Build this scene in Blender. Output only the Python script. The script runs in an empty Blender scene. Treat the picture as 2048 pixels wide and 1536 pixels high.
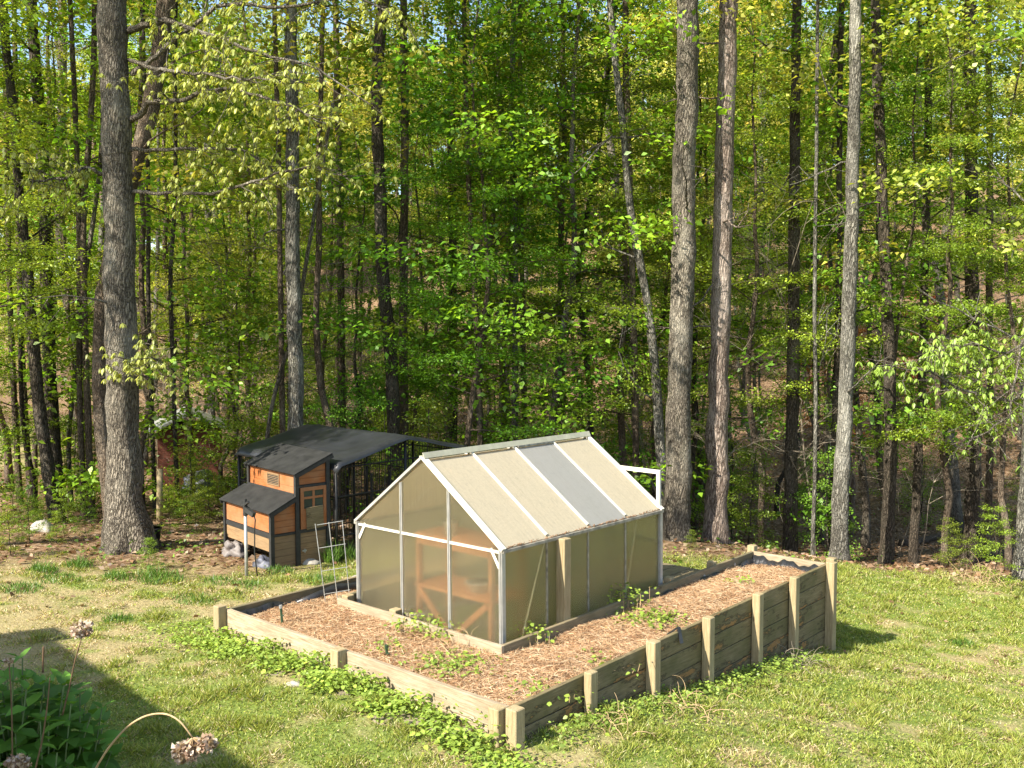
import bpy, bmesh, math, random
import numpy as np
from mathutils import Vector, Matrix, noise as mnoise

S = bpy.context.scene
COL = S.collection
RNG = np.random.default_rng(7)
random.seed(7)

# ------------------------------------------------------------------ camera
CAM = np.array([4.311, -4.8992, 2.6622]); YAW, PITCH, FPX = -0.7197, -0.058, 1896.7
FW = np.array([math.sin(YAW), math.cos(YAW)]); RT = np.array([math.cos(YAW), -math.sin(YAW)])
cam = bpy.data.cameras.new('camera'); co = bpy.data.objects.new('camera', cam); COL.objects.link(co)
cam.sensor_width = 36; cam.lens = FPX / 2048 * 36; cam.clip_end = 1000; cam.clip_start = 0.05
f3 = Vector((FW[0]*math.cos(PITCH), FW[1]*math.cos(PITCH), math.sin(PITCH)))
co.location = CAM; co.rotation_euler = f3.to_track_quat('-Z', 'Y').to_euler()
S.camera = co

# ------------------------------------------------------------------ light
SUN_DIR = Vector((-0.17, -1.14, 0.95)).normalized()          # towards the sun
w = bpy.data.worlds.new('World'); S.world = w; w.use_nodes = True
nt = w.node_tree; bg = nt.nodes['Background']; sky = nt.nodes.new('ShaderNodeTexSky')
sky.sky_type = 'NISHITA'; sky.sun_disc = False
sky.sun_elevation = math.asin(SUN_DIR.z); sky.sun_rotation = math.atan2(SUN_DIR.x, SUN_DIR.y)
sky.air_density = 1.0; sky.dust_density = 1.0
nt.links.new(sky.outputs[0], bg.inputs[0]); bg.inputs[1].default_value = 0.13
sun = bpy.data.lights.new('sun', 'SUN'); sun.energy = 5.0; sun.angle = math.radians(0.53); sun.color = (1, 0.93, 0.80)
so = bpy.data.objects.new('sun', sun); COL.objects.link(so); so.rotation_euler = SUN_DIR.to_track_quat('Z', 'Y').to_euler()
S.view_settings.view_transform = 'Standard'; S.view_settings.look = 'None'
S.view_settings.exposure = 1.35; S.view_settings.gamma = 1
S.cycles.max_bounces = 8; S.cycles.diffuse_bounces = 4; S.cycles.glossy_bounces = 3
S.cycles.transmission_bounces = 8; S.cycles.transparent_max_bounces = 8
S.cycles.sample_clamp_indirect = 6

# ------------------------------------------------------------------ materials
def new_mat(name):
    m = bpy.data.materials.new(name); m.use_nodes = True
    n = m.node_tree.nodes; n.clear()
    out = n.new('ShaderNodeOutputMaterial'); return m, m.node_tree, out
def nd(t, typ, **k):
    x = t.nodes.new(typ)
    for a, b in k.items():
        if a.startswith('i_'):
            key = a[2:]; key = int(key) if key.isdigit() else key.replace('_', ' ')
            x.inputs[key].default_value = b
        else: setattr(x, a, b)
    return x
def ramp(t, fac, stops, interp='LINEAR'):
    r = nd(t, 'ShaderNodeValToRGB'); r.color_ramp.interpolation = interp
    e = r.color_ramp.elements
    while len(e) < len(stops): e.new(0.5)
    for k, (p, c) in enumerate(stops):
        e[k].position = p; e[k].color = (c[0], c[1], c[2], 1) if hasattr(c, '__len__') else (c, c, c, 1)
    t.links.new(fac, r.inputs[0]); return r.outputs[0]
def mix(t, fac, a, b, typ='MIX'):
    m = nd(t, 'ShaderNodeMixRGB', blend_type=typ)
    for s, v in ((0, fac), (1, a), (2, b)):
        if isinstance(v, bpy.types.NodeSocket): t.links.new(v, m.inputs[s])
        elif hasattr(v, '__len__'): m.inputs[s].default_value = (v[0], v[1], v[2], 1)
        else: m.inputs[s].default_value = v if s == 0 else (v, v, v, 1)
    return m.outputs[0]
def coords(t, scale=(1, 1, 1), kind='Object', rand=True):
    tc = nd(t, 'ShaderNodeTexCoord'); mp = nd(t, 'ShaderNodeMapping'); mp.inputs['Scale'].default_value = scale
    src = tc.outputs[kind]
    if rand:
        oi = nd(t, 'ShaderNodeObjectInfo'); mu = nd(t, 'ShaderNodeMath', operation='MULTIPLY', i_1=37.0)
        t.links.new(oi.outputs['Random'], mu.inputs[0])
        t.links.new(mu.outputs[0], mp.inputs['Location'])
    t.links.new(src, mp.inputs['Vector']); return mp.outputs[0]
def noise(t, vec, scale, detail=4, rough=0.6, dist=0.0):
    x = nd(t, 'ShaderNodeTexNoise', i_Scale=scale, i_Detail=detail, i_Roughness=rough, i_Distortion=dist)
    t.links.new(vec, x.inputs['Vector']); return x.outputs[0]
def bump(t, h, strength, dist=0.01):
    b = nd(t, 'ShaderNodeBump', i_Strength=strength, i_Distance=dist); t.links.new(h, b.inputs['Height']); return b.outputs[0]
def principled(t, out, color, rough=0.7, normal=None, spec=0.3, metal=0.0):
    p = nd(t, 'ShaderNodeBsdfPrincipled'); p.inputs['Metallic'].default_value = metal
    p.inputs['Specular IOR Level'].default_value = spec
    for key, v in (('Base Color', color), ('Roughness', rough)):
        if isinstance(v, bpy.types.NodeSocket): t.links.new(v, p.inputs[key])
        else: p.inputs[key].default_value = (*v, 1) if hasattr(v, '__len__') else v
    if normal is not None: t.links.new(normal, p.inputs['Normal'])
    if out is not None: t.links.new(p.outputs[0], out.inputs[0])
    return p

def wood_mat(name, c0, c1, stain=None, stain_amt=0.5, knots=True, patch=None):
    m, t, out = new_mat(name)
    v = coords(t, (1.6, 22, 22)); g = noise(t, v, 3.0, 6, 0.65, 0.6)
    v2 = coords(t, (1, 1, 1)); big = noise(t, v2, 2.2, 3, 0.6)
    fine = noise(t, coords(t, (4, 90, 90)), 3.0, 3, 0.6)
    c = ramp(t, g, [(0.3, c0), (0.62, c1)])
    c = mix(t, ramp(t, fine, [(0.42, 0.0), (0.7, 0.45)]), c, tuple(x * 0.62 for x in c0))
    if stain is not None:
        s = ramp(t, big, [(0.42, 0.0), (0.62, stain_amt)]); c = mix(t, s, c, stain)
    if patch is not None:
        pn = noise(t, coords(t, (1.3, 4.0, 4.0)), 1.7, 5, 0.7)
        c = mix(t, ramp(t, pn, [(0.585, 0.0), (0.61, 0.85)]), c, patch[0])
        c = mix(t, ramp(t, pn, [(0.535, 0.0), (0.56, 0.6), (0.59, 0.6), (0.61, 0.0)]), c, patch[1])
    if knots:
        vo = nd(t, 'ShaderNodeTexVoronoi', i_Scale=1.7); t.links.new(coords(t, (1.2, 2.6, 2.6)), vo.inputs['Vector'])
        c = mix(t, ramp(t, vo.outputs['Distance'], [(0.045, 0.75), (0.085, 0.0)]), c, tuple(x * 0.38 for x in c0))
    principled(t, out, c, 0.8, bump(t, g, 0.45, 0.006), 0.2); return m
def plain(name, c, rough=0.5, metal=0.0, var=0.25, scale=9, bumpy=0.1, spec=0.35):
    m, t, out = new_mat(name); n = noise(t, coords(t), scale, 5, 0.6)
    col = ramp(t, n, [(0.3, tuple(x * (1 - var) for x in c)), (0.7, tuple(min(1, x * (1 + var)) for x in c))])
    principled(t, out, col, rough, bump(t, n, bumpy, 0.01), spec, metal); return m
def leaf_mat(name, trans=0.4, objvar=0.0, gloss=0.03):
    m, t, out = new_mat(name)
    at = nd(t, 'ShaderNodeAttribute', attribute_name='col'); c = at.outputs['Color']
    if objvar:
        oi = nd(t, 'ShaderNodeObjectInfo'); hs = nd(t, 'ShaderNodeHueSaturation')
        mr = nd(t, 'ShaderNodeMapRange', i_3=0.5 - objvar * 0.025, i_4=0.5 + objvar * 0.025); t.links.new(oi.outputs['Random'], mr.inputs[0])
        mv = nd(t, 'ShaderNodeMath', operation='MULTIPLY', i_1=7.31); t.links.new(oi.outputs['Random'], mv.inputs[0])
        fr = nd(t, 'ShaderNodeMath', operation='FRACT'); t.links.new(mv.outputs[0], fr.inputs[0])
        m2 = nd(t, 'ShaderNodeMapRange', i_3=0.8, i_4=1.3); t.links.new(fr.outputs[0], m2.inputs[0])
        t.links.new(mr.outputs[0], hs.inputs['Hue']); t.links.new(m2.outputs[0], hs.inputs['Value']); t.links.new(c, hs.inputs['Color']); c = hs.outputs[0]
    d = nd(t, 'ShaderNodeBsdfDiffuse'); tr = nd(t, 'ShaderNodeBsdfTranslucent'); gl = nd(t, 'ShaderNodeBsdfGlossy', i_Roughness=0.45)
    t.links.new(c, d.inputs[0]); warm = mix(t, 1.0, c, (1.25, 1.15, 0.55), 'MULTIPLY'); t.links.new(warm, tr.inputs[0])
    m1 = nd(t, 'ShaderNodeMixShader', i_0=trans); t.links.new(d.outputs[0], m1.inputs[1]); t.links.new(tr.outputs[0], m1.inputs[2])
    m2 = nd(t, 'ShaderNodeMixShader', i_0=gloss); t.links.new(m1.outputs[0], m2.inputs[1]); t.links.new(gl.outputs[0], m2.inputs[2])
    t.links.new(m2.outputs[0], out.inputs[0]); return m
def bark_mat(name, dark, light, lichen_dapple, moss=0.3, vscale=1.0, objvar=True):
    m, t, out = new_mat(name)
    v = coords(t, (1, 1, 0.16)); 
    vo = nd(t, 'ShaderNodeTexVoronoi', i_Scale=26.0 * vscale, feature='DISTANCE_TO_EDGE')
    wv = noise(t, coords(t, (1, 1, 0.3)), 9.0, 4, 0.7)
    vv = mix(t, 0.12, v, wv, 'ADD'); t.links.new(vv, vo.inputs['Vector'])
    n = noise(t, v, 40 * vscale, 6, 0.7); 
    h = mix(t, 0.5, ramp(t, vo.outputs['Distance'], [(0.0, 0.0), (0.28, 1.0)]), n)
    c = ramp(t, h, [(0.30, dark), (0.60, light)])
    p = noise(t, coords(t, (1, 1, 0.5)), 2.3, 5, 0.65)
    c = mix(t, ramp(t, p, [(0.5, 0.0), (0.66, 0.65)]), c, lichen_dapple)  # pale mottles serve as lichen and as painted sun dapple
    p2 = noise(t, coords(t, (1, 1, 0.35)), 5.1, 5, 0.7)
    c = mix(t, ramp(t, p2, [(0.55, 0.0), (0.72, moss)]), c, (0.07, 0.085, 0.03))
    c = mix(t, ramp(t, noise(t, coords(t, (1, 1, 0.6)), 1.3, 3, 0.5), [(0.35, 0.5), (0.6, 0.0)]), c, dark)
    principled(t, out, c, 0.9, bump(t, h, 1.0, 0.06), 0.15); return m

M = {}
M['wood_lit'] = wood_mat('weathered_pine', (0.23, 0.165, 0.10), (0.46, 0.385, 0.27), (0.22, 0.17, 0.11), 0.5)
M['wood_mossy_shaded'] = wood_mat('mossy_weathered_shaded_pine', (0.13, 0.098, 0.048), (0.245, 0.19, 0.105), (0.105, 0.095, 0.04), 0.7, True, ((0.30, 0.155, 0.055), (0.045, 0.035, 0.022)))  # algae and scuff stains, with the wall's shade darkened into the base colour
M['wood_shaded'] = wood_mat('shade_toned_pine', (0.15, 0.115, 0.065), (0.27, 0.215, 0.13), (0.12, 0.11, 0.06), 0.7)  # darker copy of the lit pine, shade of the sun-averted walls in its colour
M['wood_post'] = wood_mat('post_pine', (0.24, 0.175, 0.09), (0.42, 0.34, 0.20), (0.22, 0.18, 0.095), 0.4)
M['coop_orange'] = wood_mat('coop_stained_wood', (0.25, 0.075, 0.02), (0.37, 0.13, 0.04), (0.34, 0.20, 0.11), 0.5, False)
M['coop_faded'] = wood_mat('coop_faded_wood', (0.19, 0.115, 0.055), (0.33, 0.215, 0.115), (0.20, 0.14, 0.08), 0.7, False)
M['coop_black'] = plain('black_trim_paint', (0.028, 0.028, 0.027), 0.55, 0, 0.3, 20)
M['roof_felt'] = plain('dark_roof_felt', (0.016, 0.016, 0.015), 0.8, 0, 0.5, 6, 0.3)
M['tarp'] = plain('black_tarp', (0.022, 0.023, 0.026), 0.38, 0, 0.3, 3, 0.25, 0.5)
M['wire'] = plain('dark_wire', (0.02, 0.02, 0.02), 0.5, 0.3)
M['galv'] = plain('galvanised_steel', (0.42, 0.42, 0.40), 0.45, 0.5, 0.2, 25)
M['alu'] = plain('aluminium', (0.42, 0.41, 0.38), 0.45, 0.35, 0.15, 14)
M['alu_white'] = plain('pale_coated_aluminium', (0.62, 0.585, 0.50), 0.5, 0.0, 0.12, 8)
M['gutter'] = plain('dirty_gutter', (0.26, 0.24, 0.20), 0.6, 0.2, 0.5, 18)
M['ridge'] = plain('ridge_metal', (0.40, 0.38, 0.28), 0.7, 0.0, 0.15, 8)
M['shelf'] = wood_mat('orange_shelf_wood', (0.48, 0.20, 0.09), (0.62, 0.30, 0.15), None, 0, False)
M['black_plastic'] = plain('black_plastic_liner', (0.02, 0.02, 0.022), 0.35, 0, 0.3, 14, 0.6, 0.5)
M['white_plastic'] = plain('white_plastic', (0.75, 0.74, 0.70), 0.4)
M['sack'] = plain('grey_white_sack', (0.17, 0.15, 0.14), 0.6, 0, 0.2, 12, 0.4)
M['blue_grey'] = plain('blue_grey_cloth', (0.09, 0.095, 0.12), 0.5, 0, 0.9, 10, 0.4)
M['rock'] = plain('rock', (0.36, 0.33, 0.28), 0.85, 0, 0.35, 7, 0.6)
M['slate'] = plain('flagstone', (0.20, 0.165, 0.115), 0.85, 0, 0.35, 5, 0.4)
M['red_shed'] = wood_mat('red_shed_boards', (0.10, 0.035, 0.022), (0.16, 0.06, 0.04), None, 0, False)
M['green_plastic'] = plain('dark_green_plastic', (0.03, 0.06, 0.03), 0.4)
M['deadstem'] = plain('dry_stem', (0.40, 0.28, 0.15), 0.7, 0, 0.3, 30)
M['dark_stem'] = plain('dark_dry_stem', (.13, .075, .04), .7, 0, .3, 30)
M['green_stem'] = plain('green_stem', (.10, .14, .04), .6)
M['drypetal'] = leaf_mat('dry_petals', 0.25, 0, 0.02)
M['brick'] = plain('house_siding', (0.55, 0.52, 0.47), 0.7)
M['leaf'] = leaf_mat('spring_leaf', 0.48, 1.0)
M['leaf_one'] = leaf_mat('garden_leaf', 0.35)
M['pale_leaf'] = leaf_mat('pale_new_leaf', 0.45)
M['blade'] = leaf_mat('grass_blade', 0.35, 0, 0.03)
M['straw'] = leaf_mat('pine_straw_needles', 0.1, 0, 0.03)
M['dead_leaf'] = leaf_mat('fallen_leaf', 0.15, 0, 0.03)
M['bark_grey'] = bark_mat('grey_brown_bark', (0.06, 0.049, 0.037), (0.33, 0.285, 0.22), (0.43, 0.39, 0.31), 0.25, 1.6)
M['bark_mottled'] = bark_mat('grey_mottled_bark', (0.06, 0.054, 0.043), (0.30, 0.28, 0.23), (0.44, 0.42, 0.36), 0.35, 1.3)
M['bark_pink'] = bark_mat('pinkish_pine_bark', (0.11, 0.08, 0.062), (0.37, 0.295, 0.24), (0.42, 0.35, 0.295), 0.05, 1.0)
M['bark_dark'] = bark_mat('dark_bark', (0.035, 0.028, 0.020), (0.15, 0.12, 0.09), (0.20, 0.175, 0.14), 0.3, 1.4)
M['bark_brown'] = bark_mat('brown_bark', (0.07, 0.05, 0.034), (0.27, 0.205, 0.145), (0.33, 0.275, 0.21), 0.2, 1.8)
M['bark_sunlit'] = bark_mat('sunlit_brown_bark', (0.14, 0.095, 0.065), (0.42, 0.31, 0.22), (0.38, 0.31, 0.24), 0.05, 2.0)  # brighter copy of the brown bark, warm sun on slim stems put into the colour
M['twig'] = plain('grey_twig', (0.23, 0.19, 0.14), 0.85, 0, 0.35, 6)

def poly_mat(name, clear, tint, milky, trans_w, dirt=(0.30, 0.26, 0.17), rough=0.22, dirt_amt=0.35, mottle=0):
    m, t, out = new_mat(name)
    n = noise(t, coords(t), 1.6, 5, 0.6); streak = noise(t, coords(t, (40, 40, 1.2)), 1.5, 3, 0.6); spk = noise(t, coords(t), 60, 2, 0.5)
    dm = mix(t, 0.5, n, streak)
    dirtf = ramp(t, dm, [(0.35, dirt_amt * 0.35), (0.68, dirt_amt)])
    dirtf = mix(t, ramp(t, spk, [(0.66, 0.0), (0.74, 0.35)]), dirtf, 0.75)
    c = mix(t, dirtf, milky, dirt)
    if mottle:
        mo = noise(t, coords(t, (1, 2.2, 1)), 13, 5, 0.7); mo2 = noise(t, coords(t, (3, 1, 3)), 3.2, 4, 0.6)
        mk = mix(t, 1.0, ramp(t, mo, [(0.48, 0.0), (0.66, 1.0)]), ramp(t, mo2, [(0.36, 0.1), (0.62, 1.0)]), 'MULTIPLY')
        c = mix(t, mix(t, 1.0, mk, mottle, 'MULTIPLY'), c, (0.20, 0.19, 0.16))
        st = noise(t, coords(t, (1.5, 60, 1.5)), 1.0, 2, 0.5); c = mix(t, ramp(t, st, [(0.5, 0.0), (0.7, 0.14)]), c, (0.25, 0.22, 0.15))
    di = nd(t, 'ShaderNodeBsdfDiffuse'); tl = nd(t, 'ShaderNodeBsdfTranslucent'); t.links.new(c, di.inputs[0]); t.links.new(c, tl.inputs[0])
    ms = nd(t, 'ShaderNodeMixShader', i_0=trans_w); t.links.new(di.outputs[0], ms.inputs[1]); t.links.new(tl.outputs[0], ms.inputs[2])
    rf = nd(t, 'ShaderNodeBsdfGlass', i_Roughness=rough, i_IOR=1.45); rf.inputs[0].default_value = (*tint, 1)
    fac = nd(t, 'ShaderNodeMath', operation='MULTIPLY_ADD', i_1=-0.6, i_2=clear); t.links.new(dirtf, fac.inputs[0])
    cl = nd(t, 'ShaderNodeClamp'); t.links.new(fac.outputs[0], cl.inputs[0])
    mm = nd(t, 'ShaderNodeMixShader'); t.links.new(cl.outputs[0], mm.inputs[0]); t.links.new(ms.outputs[0], mm.inputs[1]); t.links.new(rf.outputs[0], mm.inputs[2])
    t.links.new(mm.outputs[0], out.inputs[0]); return m
M['poly_front'] = poly_mat('clear_polycarbonate', 0.93, (0.99, 0.97, 0.90), (0.46, 0.41, 0.29), 0.5, rough=0.14, dirt_amt=.32)
M['poly_side'] = poly_mat('side_polycarbonate', 0.84, (0.98, 0.98, 0.90), (0.60, 0.58, 0.35), 0.8, rough=0.24, dirt_amt=.25)
M['poly_roof'] = poly_mat('yellowed_polycarbonate', 0.20, (0.95, 0.90, 0.78), (0.62, 0.545, 0.40), 0.35, (0.34, 0.295, 0.21), 0.3, 0.36, .22)
M['poly_vent'] = poly_mat('new_polycarbonate', 0.40, (0.95, 0.95, 0.93), (0.50, 0.49, 0.46), 0.4, (0.36, 0.35, 0.31), 0.3, 0.2, .22)

# ------------------------------------------------------------------ object helpers
def finish(name, me, mat, parent=None, smooth=False):
    o = bpy.data.objects.new(name, me); COL.objects.link(o)
    if mat is not None: me.materials.append(mat)
    if parent is not None: o.parent = parent
    if smooth and len(me.polygons): me.polygons.foreach_set('use_smooth', np.ones(len(me.polygons), bool))
    return o
def tag(o, label, cat, group=None, kind=None):
    if label: o['label'] = label
    if cat: o['category'] = cat
    if group: o['group'] = group
    if kind: o['kind'] = kind
    return o
def empty(name, loc, label=None, cat=None, group=None, rot=(0, 0, 0)):
    o = bpy.data.objects.new(name, None); COL.objects.link(o); o.location = loc; o.rotation_euler = rot
    o.empty_display_size = 0.2
    return tag(o, label, cat, group)
def np_mesh(name, verts, faces, cols=None, nper=4):
    """verts (N,3); faces (F,nper) ints; cols per-vertex (N,3)"""
    me = bpy.data.meshes.new(name); verts = np.ascontiguousarray(verts, np.float32); faces = np.ascontiguousarray(faces, np.int32)
    me.vertices.add(len(verts)); me.vertices.foreach_set('co', verts.ravel())
    me.loops.add(faces.size); me.loops.foreach_set('vertex_index', faces.ravel())
    me.polygons.add(len(faces)); me.polygons.foreach_set('loop_start', np.arange(0, faces.size, faces.shape[1], dtype=np.int32))
    me.update(calc_edges=True)
    if cols is not None:
        a = me.attributes.new('col', 'FLOAT_COLOR', 'POINT'); c4 = np.ones((len(verts), 4), np.float32); c4[:, :3] = cols
        a.data.foreach_set('color', c4.ravel())
    return me
class MB:
    def __init__(s): s.v = []; s.f = []
    def box(s, lo, hi, mat=None):
        b = len(s.v); x0, y0, z0 = lo; x1, y1, z1 = hi
        pts = [(x0,y0,z0),(x1,y0,z0),(x1,y1,z0),(x0,y1,z0),(x0,y0,z1),(x1,y0,z1),(x1,y1,z1),(x0,y1,z1)]
        if mat is not None: pts = [tuple(mat @ Vector(p)) for p in pts]
        s.v += pts
        s.f += [[b+i for i in q] for q in ((0,3,2,1),(4,5,6,7),(0,1,5,4),(1,2,6,5),(2,3,7,6),(3,0,4,7))]; return s
    def bar(s, p, q, w, h=None, up=(0, 0, 1)):
        """rectangular bar from p to q; w along side, h along up"""
        h = h or w; p = Vector(p); q = Vector(q); d = (q - p); L = d.length; x = d / L
        u = Vector(up)
        if abs(x.dot(u)) > 0.98: u = Vector((0, 1, 0)) if abs(x.y) < 0.9 else Vector((1, 0, 0))
        y = u.cross(x).normalized(); z = x.cross(y)
        m = Matrix((x, y, z)).transposed().to_4x4(); m.translation = p
        return s.box((0, -w/2, -h/2), (L, w/2, h/2), m)
    def tube(s, pts, rad, n=6, cap=True):
        pts = [Vector(p) for p in pts]; rad = rad if hasattr(rad, '__len__') else [rad]*len(pts)
        base = len(s.v); t0 = (pts[1]-pts[0]).normalized(); ref = Vector((1, 0, 0)) if abs(t0.x) < 0.8 else Vector((0, 1, 0))
        for i, p in enumerate(pts):
            t = (pts[min(i+1, len(pts)-1)] - pts[max(i-1, 0)]).normalized()
            a = (ref - t*ref.dot(t)).normalized(); b = t.cross(a); ref = a
            for k in range(n):
                an = 2*math.pi*k/n; s.v.append(tuple(p + (a*math.cos(an) + b*math.sin(an))*rad[i]))
        for i in range(len(pts)-1):
            for k in range(n):
                k2 = (k+1) % n; s.f.append([base+i*n+k, base+i*n+k2, base+(i+1)*n+k2, base+(i+1)*n+k])
        if cap:
            s.f.append([base+k for k in reversed(range(n))]); e = base+(len(pts)-1)*n; s.f.append([e+k for k in range(n)])
        return s
    def prism(s, poly, thick, mat):
        """poly list of (x,y); extruded along local z, transformed"""
        b = len(s.v); n = len(poly)
        s.v += [tuple(mat @ Vector((x, y, 0))) for x, y in poly] + [tuple(mat @ Vector((x, y, thick))) for x, y in poly]
        s.f.append([b+i for i in reversed(range(n))]); s.f.append([b+n+i for i in range(n)])
        for i in range(n): j = (i+1) % n; s.f.append([b+i, b+j, b+n+j, b+n+i])
        return s
    def build(s, name, mat, parent=None, smooth=False, bevel=0.0):
        me = bpy.data.meshes.new(name); me.from_pydata(s.v, [], s.f); me.update()
        if bevel:
            bm = bmesh.new(); bm.from_mesh(me); bmesh.ops.bevel(bm, geom=bm.edges[:], offset=bevel, segments=1, affect='EDGES', clamp_overlap=True); bm.to_mesh(me); bm.free()
        return finish(name, me, mat, parent, smooth)
def plank(name, p, q, hgt, thick, mat, parent, up=(0, 0, 1), bevel=0.004, wob=0.0):
    """a board from p to q as an object whose local X runs along it (so the grain follows it)"""
    p = Vector(p); q = Vector(q); d = q - p; L = d.length; x = d/L; u = Vector(up)
    if abs(x.dot(u)) > 0.98: u = Vector((0, 1, 0))
    y = u.cross(x).normalized(); z = x.cross(y)
    o = MB().box((-L/2, -thick/2, -hgt/2), (L/2, thick/2, hgt/2)).build(name, mat, parent, bevel=bevel)
    m = Matrix((x, y, z)).transposed().to_4x4(); m.translation = (p+q)/2
    o.matrix_local = m; return o

# ------------------------------------------------------------------ terrain
def smooth(a, b, x): t = np.clip((x-a)/(b-a), 0, 1); return t*t*(3-2*t)
def wpos(u, t):                       # pixel column u at forward depth t -> xy
    return CAM[:2] + FW*t + RT*((u-1024)/FPX*t)
ctl = [(0, 0, -.27), (-1.85, 0, -.20), (-3.63, 0, -.31), (0.05, .9, -.28), (.05, 1.77, -.45), (.05, 2.7, -.58), (.05, 3.65, -.68), (.05, 4.5, -.76), (0.05, 5.6, -1.03),
       (1.5, 0, -.36), (2, 3, -.75), (1.0, 6.6, -1.15), (4, -2, -.25), (0, -4, -.2), (-4, -3, -.2), (-8, -3, -.2), (6, 3, -.75), (9, -2, -.4), (-1.5, 2.5, -.44), (-1.8, 4.5, -.60), (-2.2, 6.0, -.75),
       (-6.2, 2.3, -.5), (-7.5, 2.6, -.5), (-6.0, 5, -.65), (-8.4, 1.4, -.45), (-5.5, .5, -.38), (-4.5, 4, -.58)]
for u, t, z in [(1355, 16.2, -1.0), (1437, 16.6, -1.12), (1683, 16.6, -1.45), (1900, 16, -1.5), (2300, 13, -1.35), (2048, 9, -.95), (2048, 18.5, -2.0), (1700, 19, -2.1),
                (600, 18, -.9), (900, 20, -1.3), (100, 16, -.6), (-200, 13, -.3), (-200, 22, -.7), (0, 28, -1.0), (300, 30, -1.0), (700, 32, -1.7), (1100, 32, -2.2), (1500, 27, -2.8), (1900, 26, -3.0), (2300, 25, -3.0),
                (0, 60, .2), (500, 60, 1.2), (1000, 55, 1.2), (1500, 45, -.2), (2000, 45, .2), (600, 80, 8), (1000, 80, 9), (1500, 75, 9), (2000, 75, 9), (0, 110, 5), (500, 115, 15), (1000, 130, 24), (1500, 130, 25), (2000, 130, 25), (-900, 60, .5), (2900, 60, 3), (-900, 150, 4), (2900, 150, 12)]:
    p = wpos(u, t); ctl.append((p[0], p[1], z))
for ang in np.linspace(0, 2*math.pi, 14, endpoint=False):
    p = (CAM[0]+40*math.cos(ang), CAM[1]+40*math.sin(ang))
    if (p[0]-CAM[0])*FW[0]+(p[1]-CAM[1])*FW[1] < 5: ctl.append((p[0], p[1], -.4))
ctl = np.array(ctl); CX, CY, CZ = ctl.T
def _k(d): return np.sqrt(d*d+1.0)
_A = _k(np.hypot(CX[:, None]-CX, CY[:, None]-CY)); _W = np.linalg.solve(_A - 0.06*np.eye(len(CX)), CZ-CZ.mean())
def vnoise(x, y, s, seed=0):
    """smooth value noise, vectorised"""
    x = np.asarray(x, float)/s; y = np.asarray(y, float)/s; xi = np.floor(x).astype(np.int64); yi = np.floor(y).astype(np.int64); fx = x-xi; fy = y-yi
    fx = fx*fx*(3-2*fx); fy = fy*fy*(3-2*fy)
    def h(a, b):
        n = (a*374761393 + b*668265263 + seed*1442695041) & 0xFFFFFFFF; n = ((n ^ (n >> 13))*1274126177) & 0xFFFFFFFF; n = n ^ (n >> 16); return (n & 0xFFFF)/65535.0
    return (h(xi, yi)*(1-fx)+h(xi+1, yi)*fx)*(1-fy) + (h(xi, yi+1)*(1-fx)+h(xi+1, yi+1)*fx)*fy
def fbm(x, y, s, seed=0, o=4):
    r = 0; a = 1; tot = 0
    for k in range(o): r = r + a*vnoise(x, y, s/2**k, seed+k*17); tot += a; a *= .55
    return r/tot
def hgt(x, y):
    x = np.atleast_1d(np.asarray(x, float)); y = np.atleast_1d(np.asarray(y, float)); out = np.empty(x.shape)
    fx, fy, fo = x.ravel(), y.ravel(), out.ravel()
    for i in range(0, len(fx), 20000):
        fo[i:i+20000] = _k(np.hypot(fx[i:i+20000, None]-CX, fy[i:i+20000, None]-CY)) @ _W + CZ.mean()
    return fo.reshape(x.shape)
def bumps(x, y):
    d = np.hypot(x-CAM[0], y-CAM[1]); return (fbm(x, y, 1.3, 3, 3)-.5)*.05 + (fbm(x, y, 6, 9, 3)-.5)*np.clip((d-16)*.03, 0, .8)
def H(x, y): return hgt(x, y)+bumps(np.asarray(x, float), np.asarray(y, float))
def h1(x, y): return float(H(np.array([x]), np.array([y]))[0])
def ts(x, y):
    dx = np.asarray(x)-CAM[0]; dy = np.asarray(y)-CAM[1]; return dx*FW[0]+dy*FW[1], dx*RT[0]+dy*RT[1]
EDGE_U = np.array([-600, 0, 250, 430, 560, 700, 900, 1320, 1400, 1500, 1670, 1850, 2048, 2600])
EDGE_T = np.array([9.6, 11.4, 12.3, 12.2, 12.1, 13.3, 14.0, 14.0, 14.3, 14.6, 15.3, 15.3, 14.8, 13.0])
def forest(x, y):
    t, s = ts(x, y); u = 1024+FPX*s/np.maximum(t, .5); e = np.interp(u, EDGE_U, EDGE_T)
    m = smooth(-.9, .9, t-e+(fbm(x, y, .8, 21, 4)-.5)*np.interp(u, [600, 1500], [3.0, 1.2]))
    far = smooth(22, 25, t)*smooth(120, 40, u)*smooth(-900, -300, u)*smooth(40, 34, t)          # the lit lawn beyond the trees on the left
    return m*(1-far)
def lush(x, y):
    t, s = ts(x, y)
    n = fbm(x, y, 1.5, 5, 4)*.5+fbm(x, y, .22, 8, 3)*.5
    bias = .16*smooth(10, 13.5, t)*smooth(0, 3, s) - .03*smooth(3, -2, s)*smooth(9, 12, t) + .03*smooth(-1, 1.5, s)
    return smooth(.37, .60, n+bias)
xs = np.concatenate([-20-np.geomspace(.3, 190, 46)[::-1], np.arange(-20, 5, .11), 5+np.geomspace(.3, 160, 40)])
ys = np.concatenate([-6-np.geomspace(.3, 160, 40)[::-1], np.arange(-6, 16, .11), 16+np.geomspace(.3, 190, 50)])
X, Y = np.meshgrid(xs, ys); Z = H(X, Y)
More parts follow.
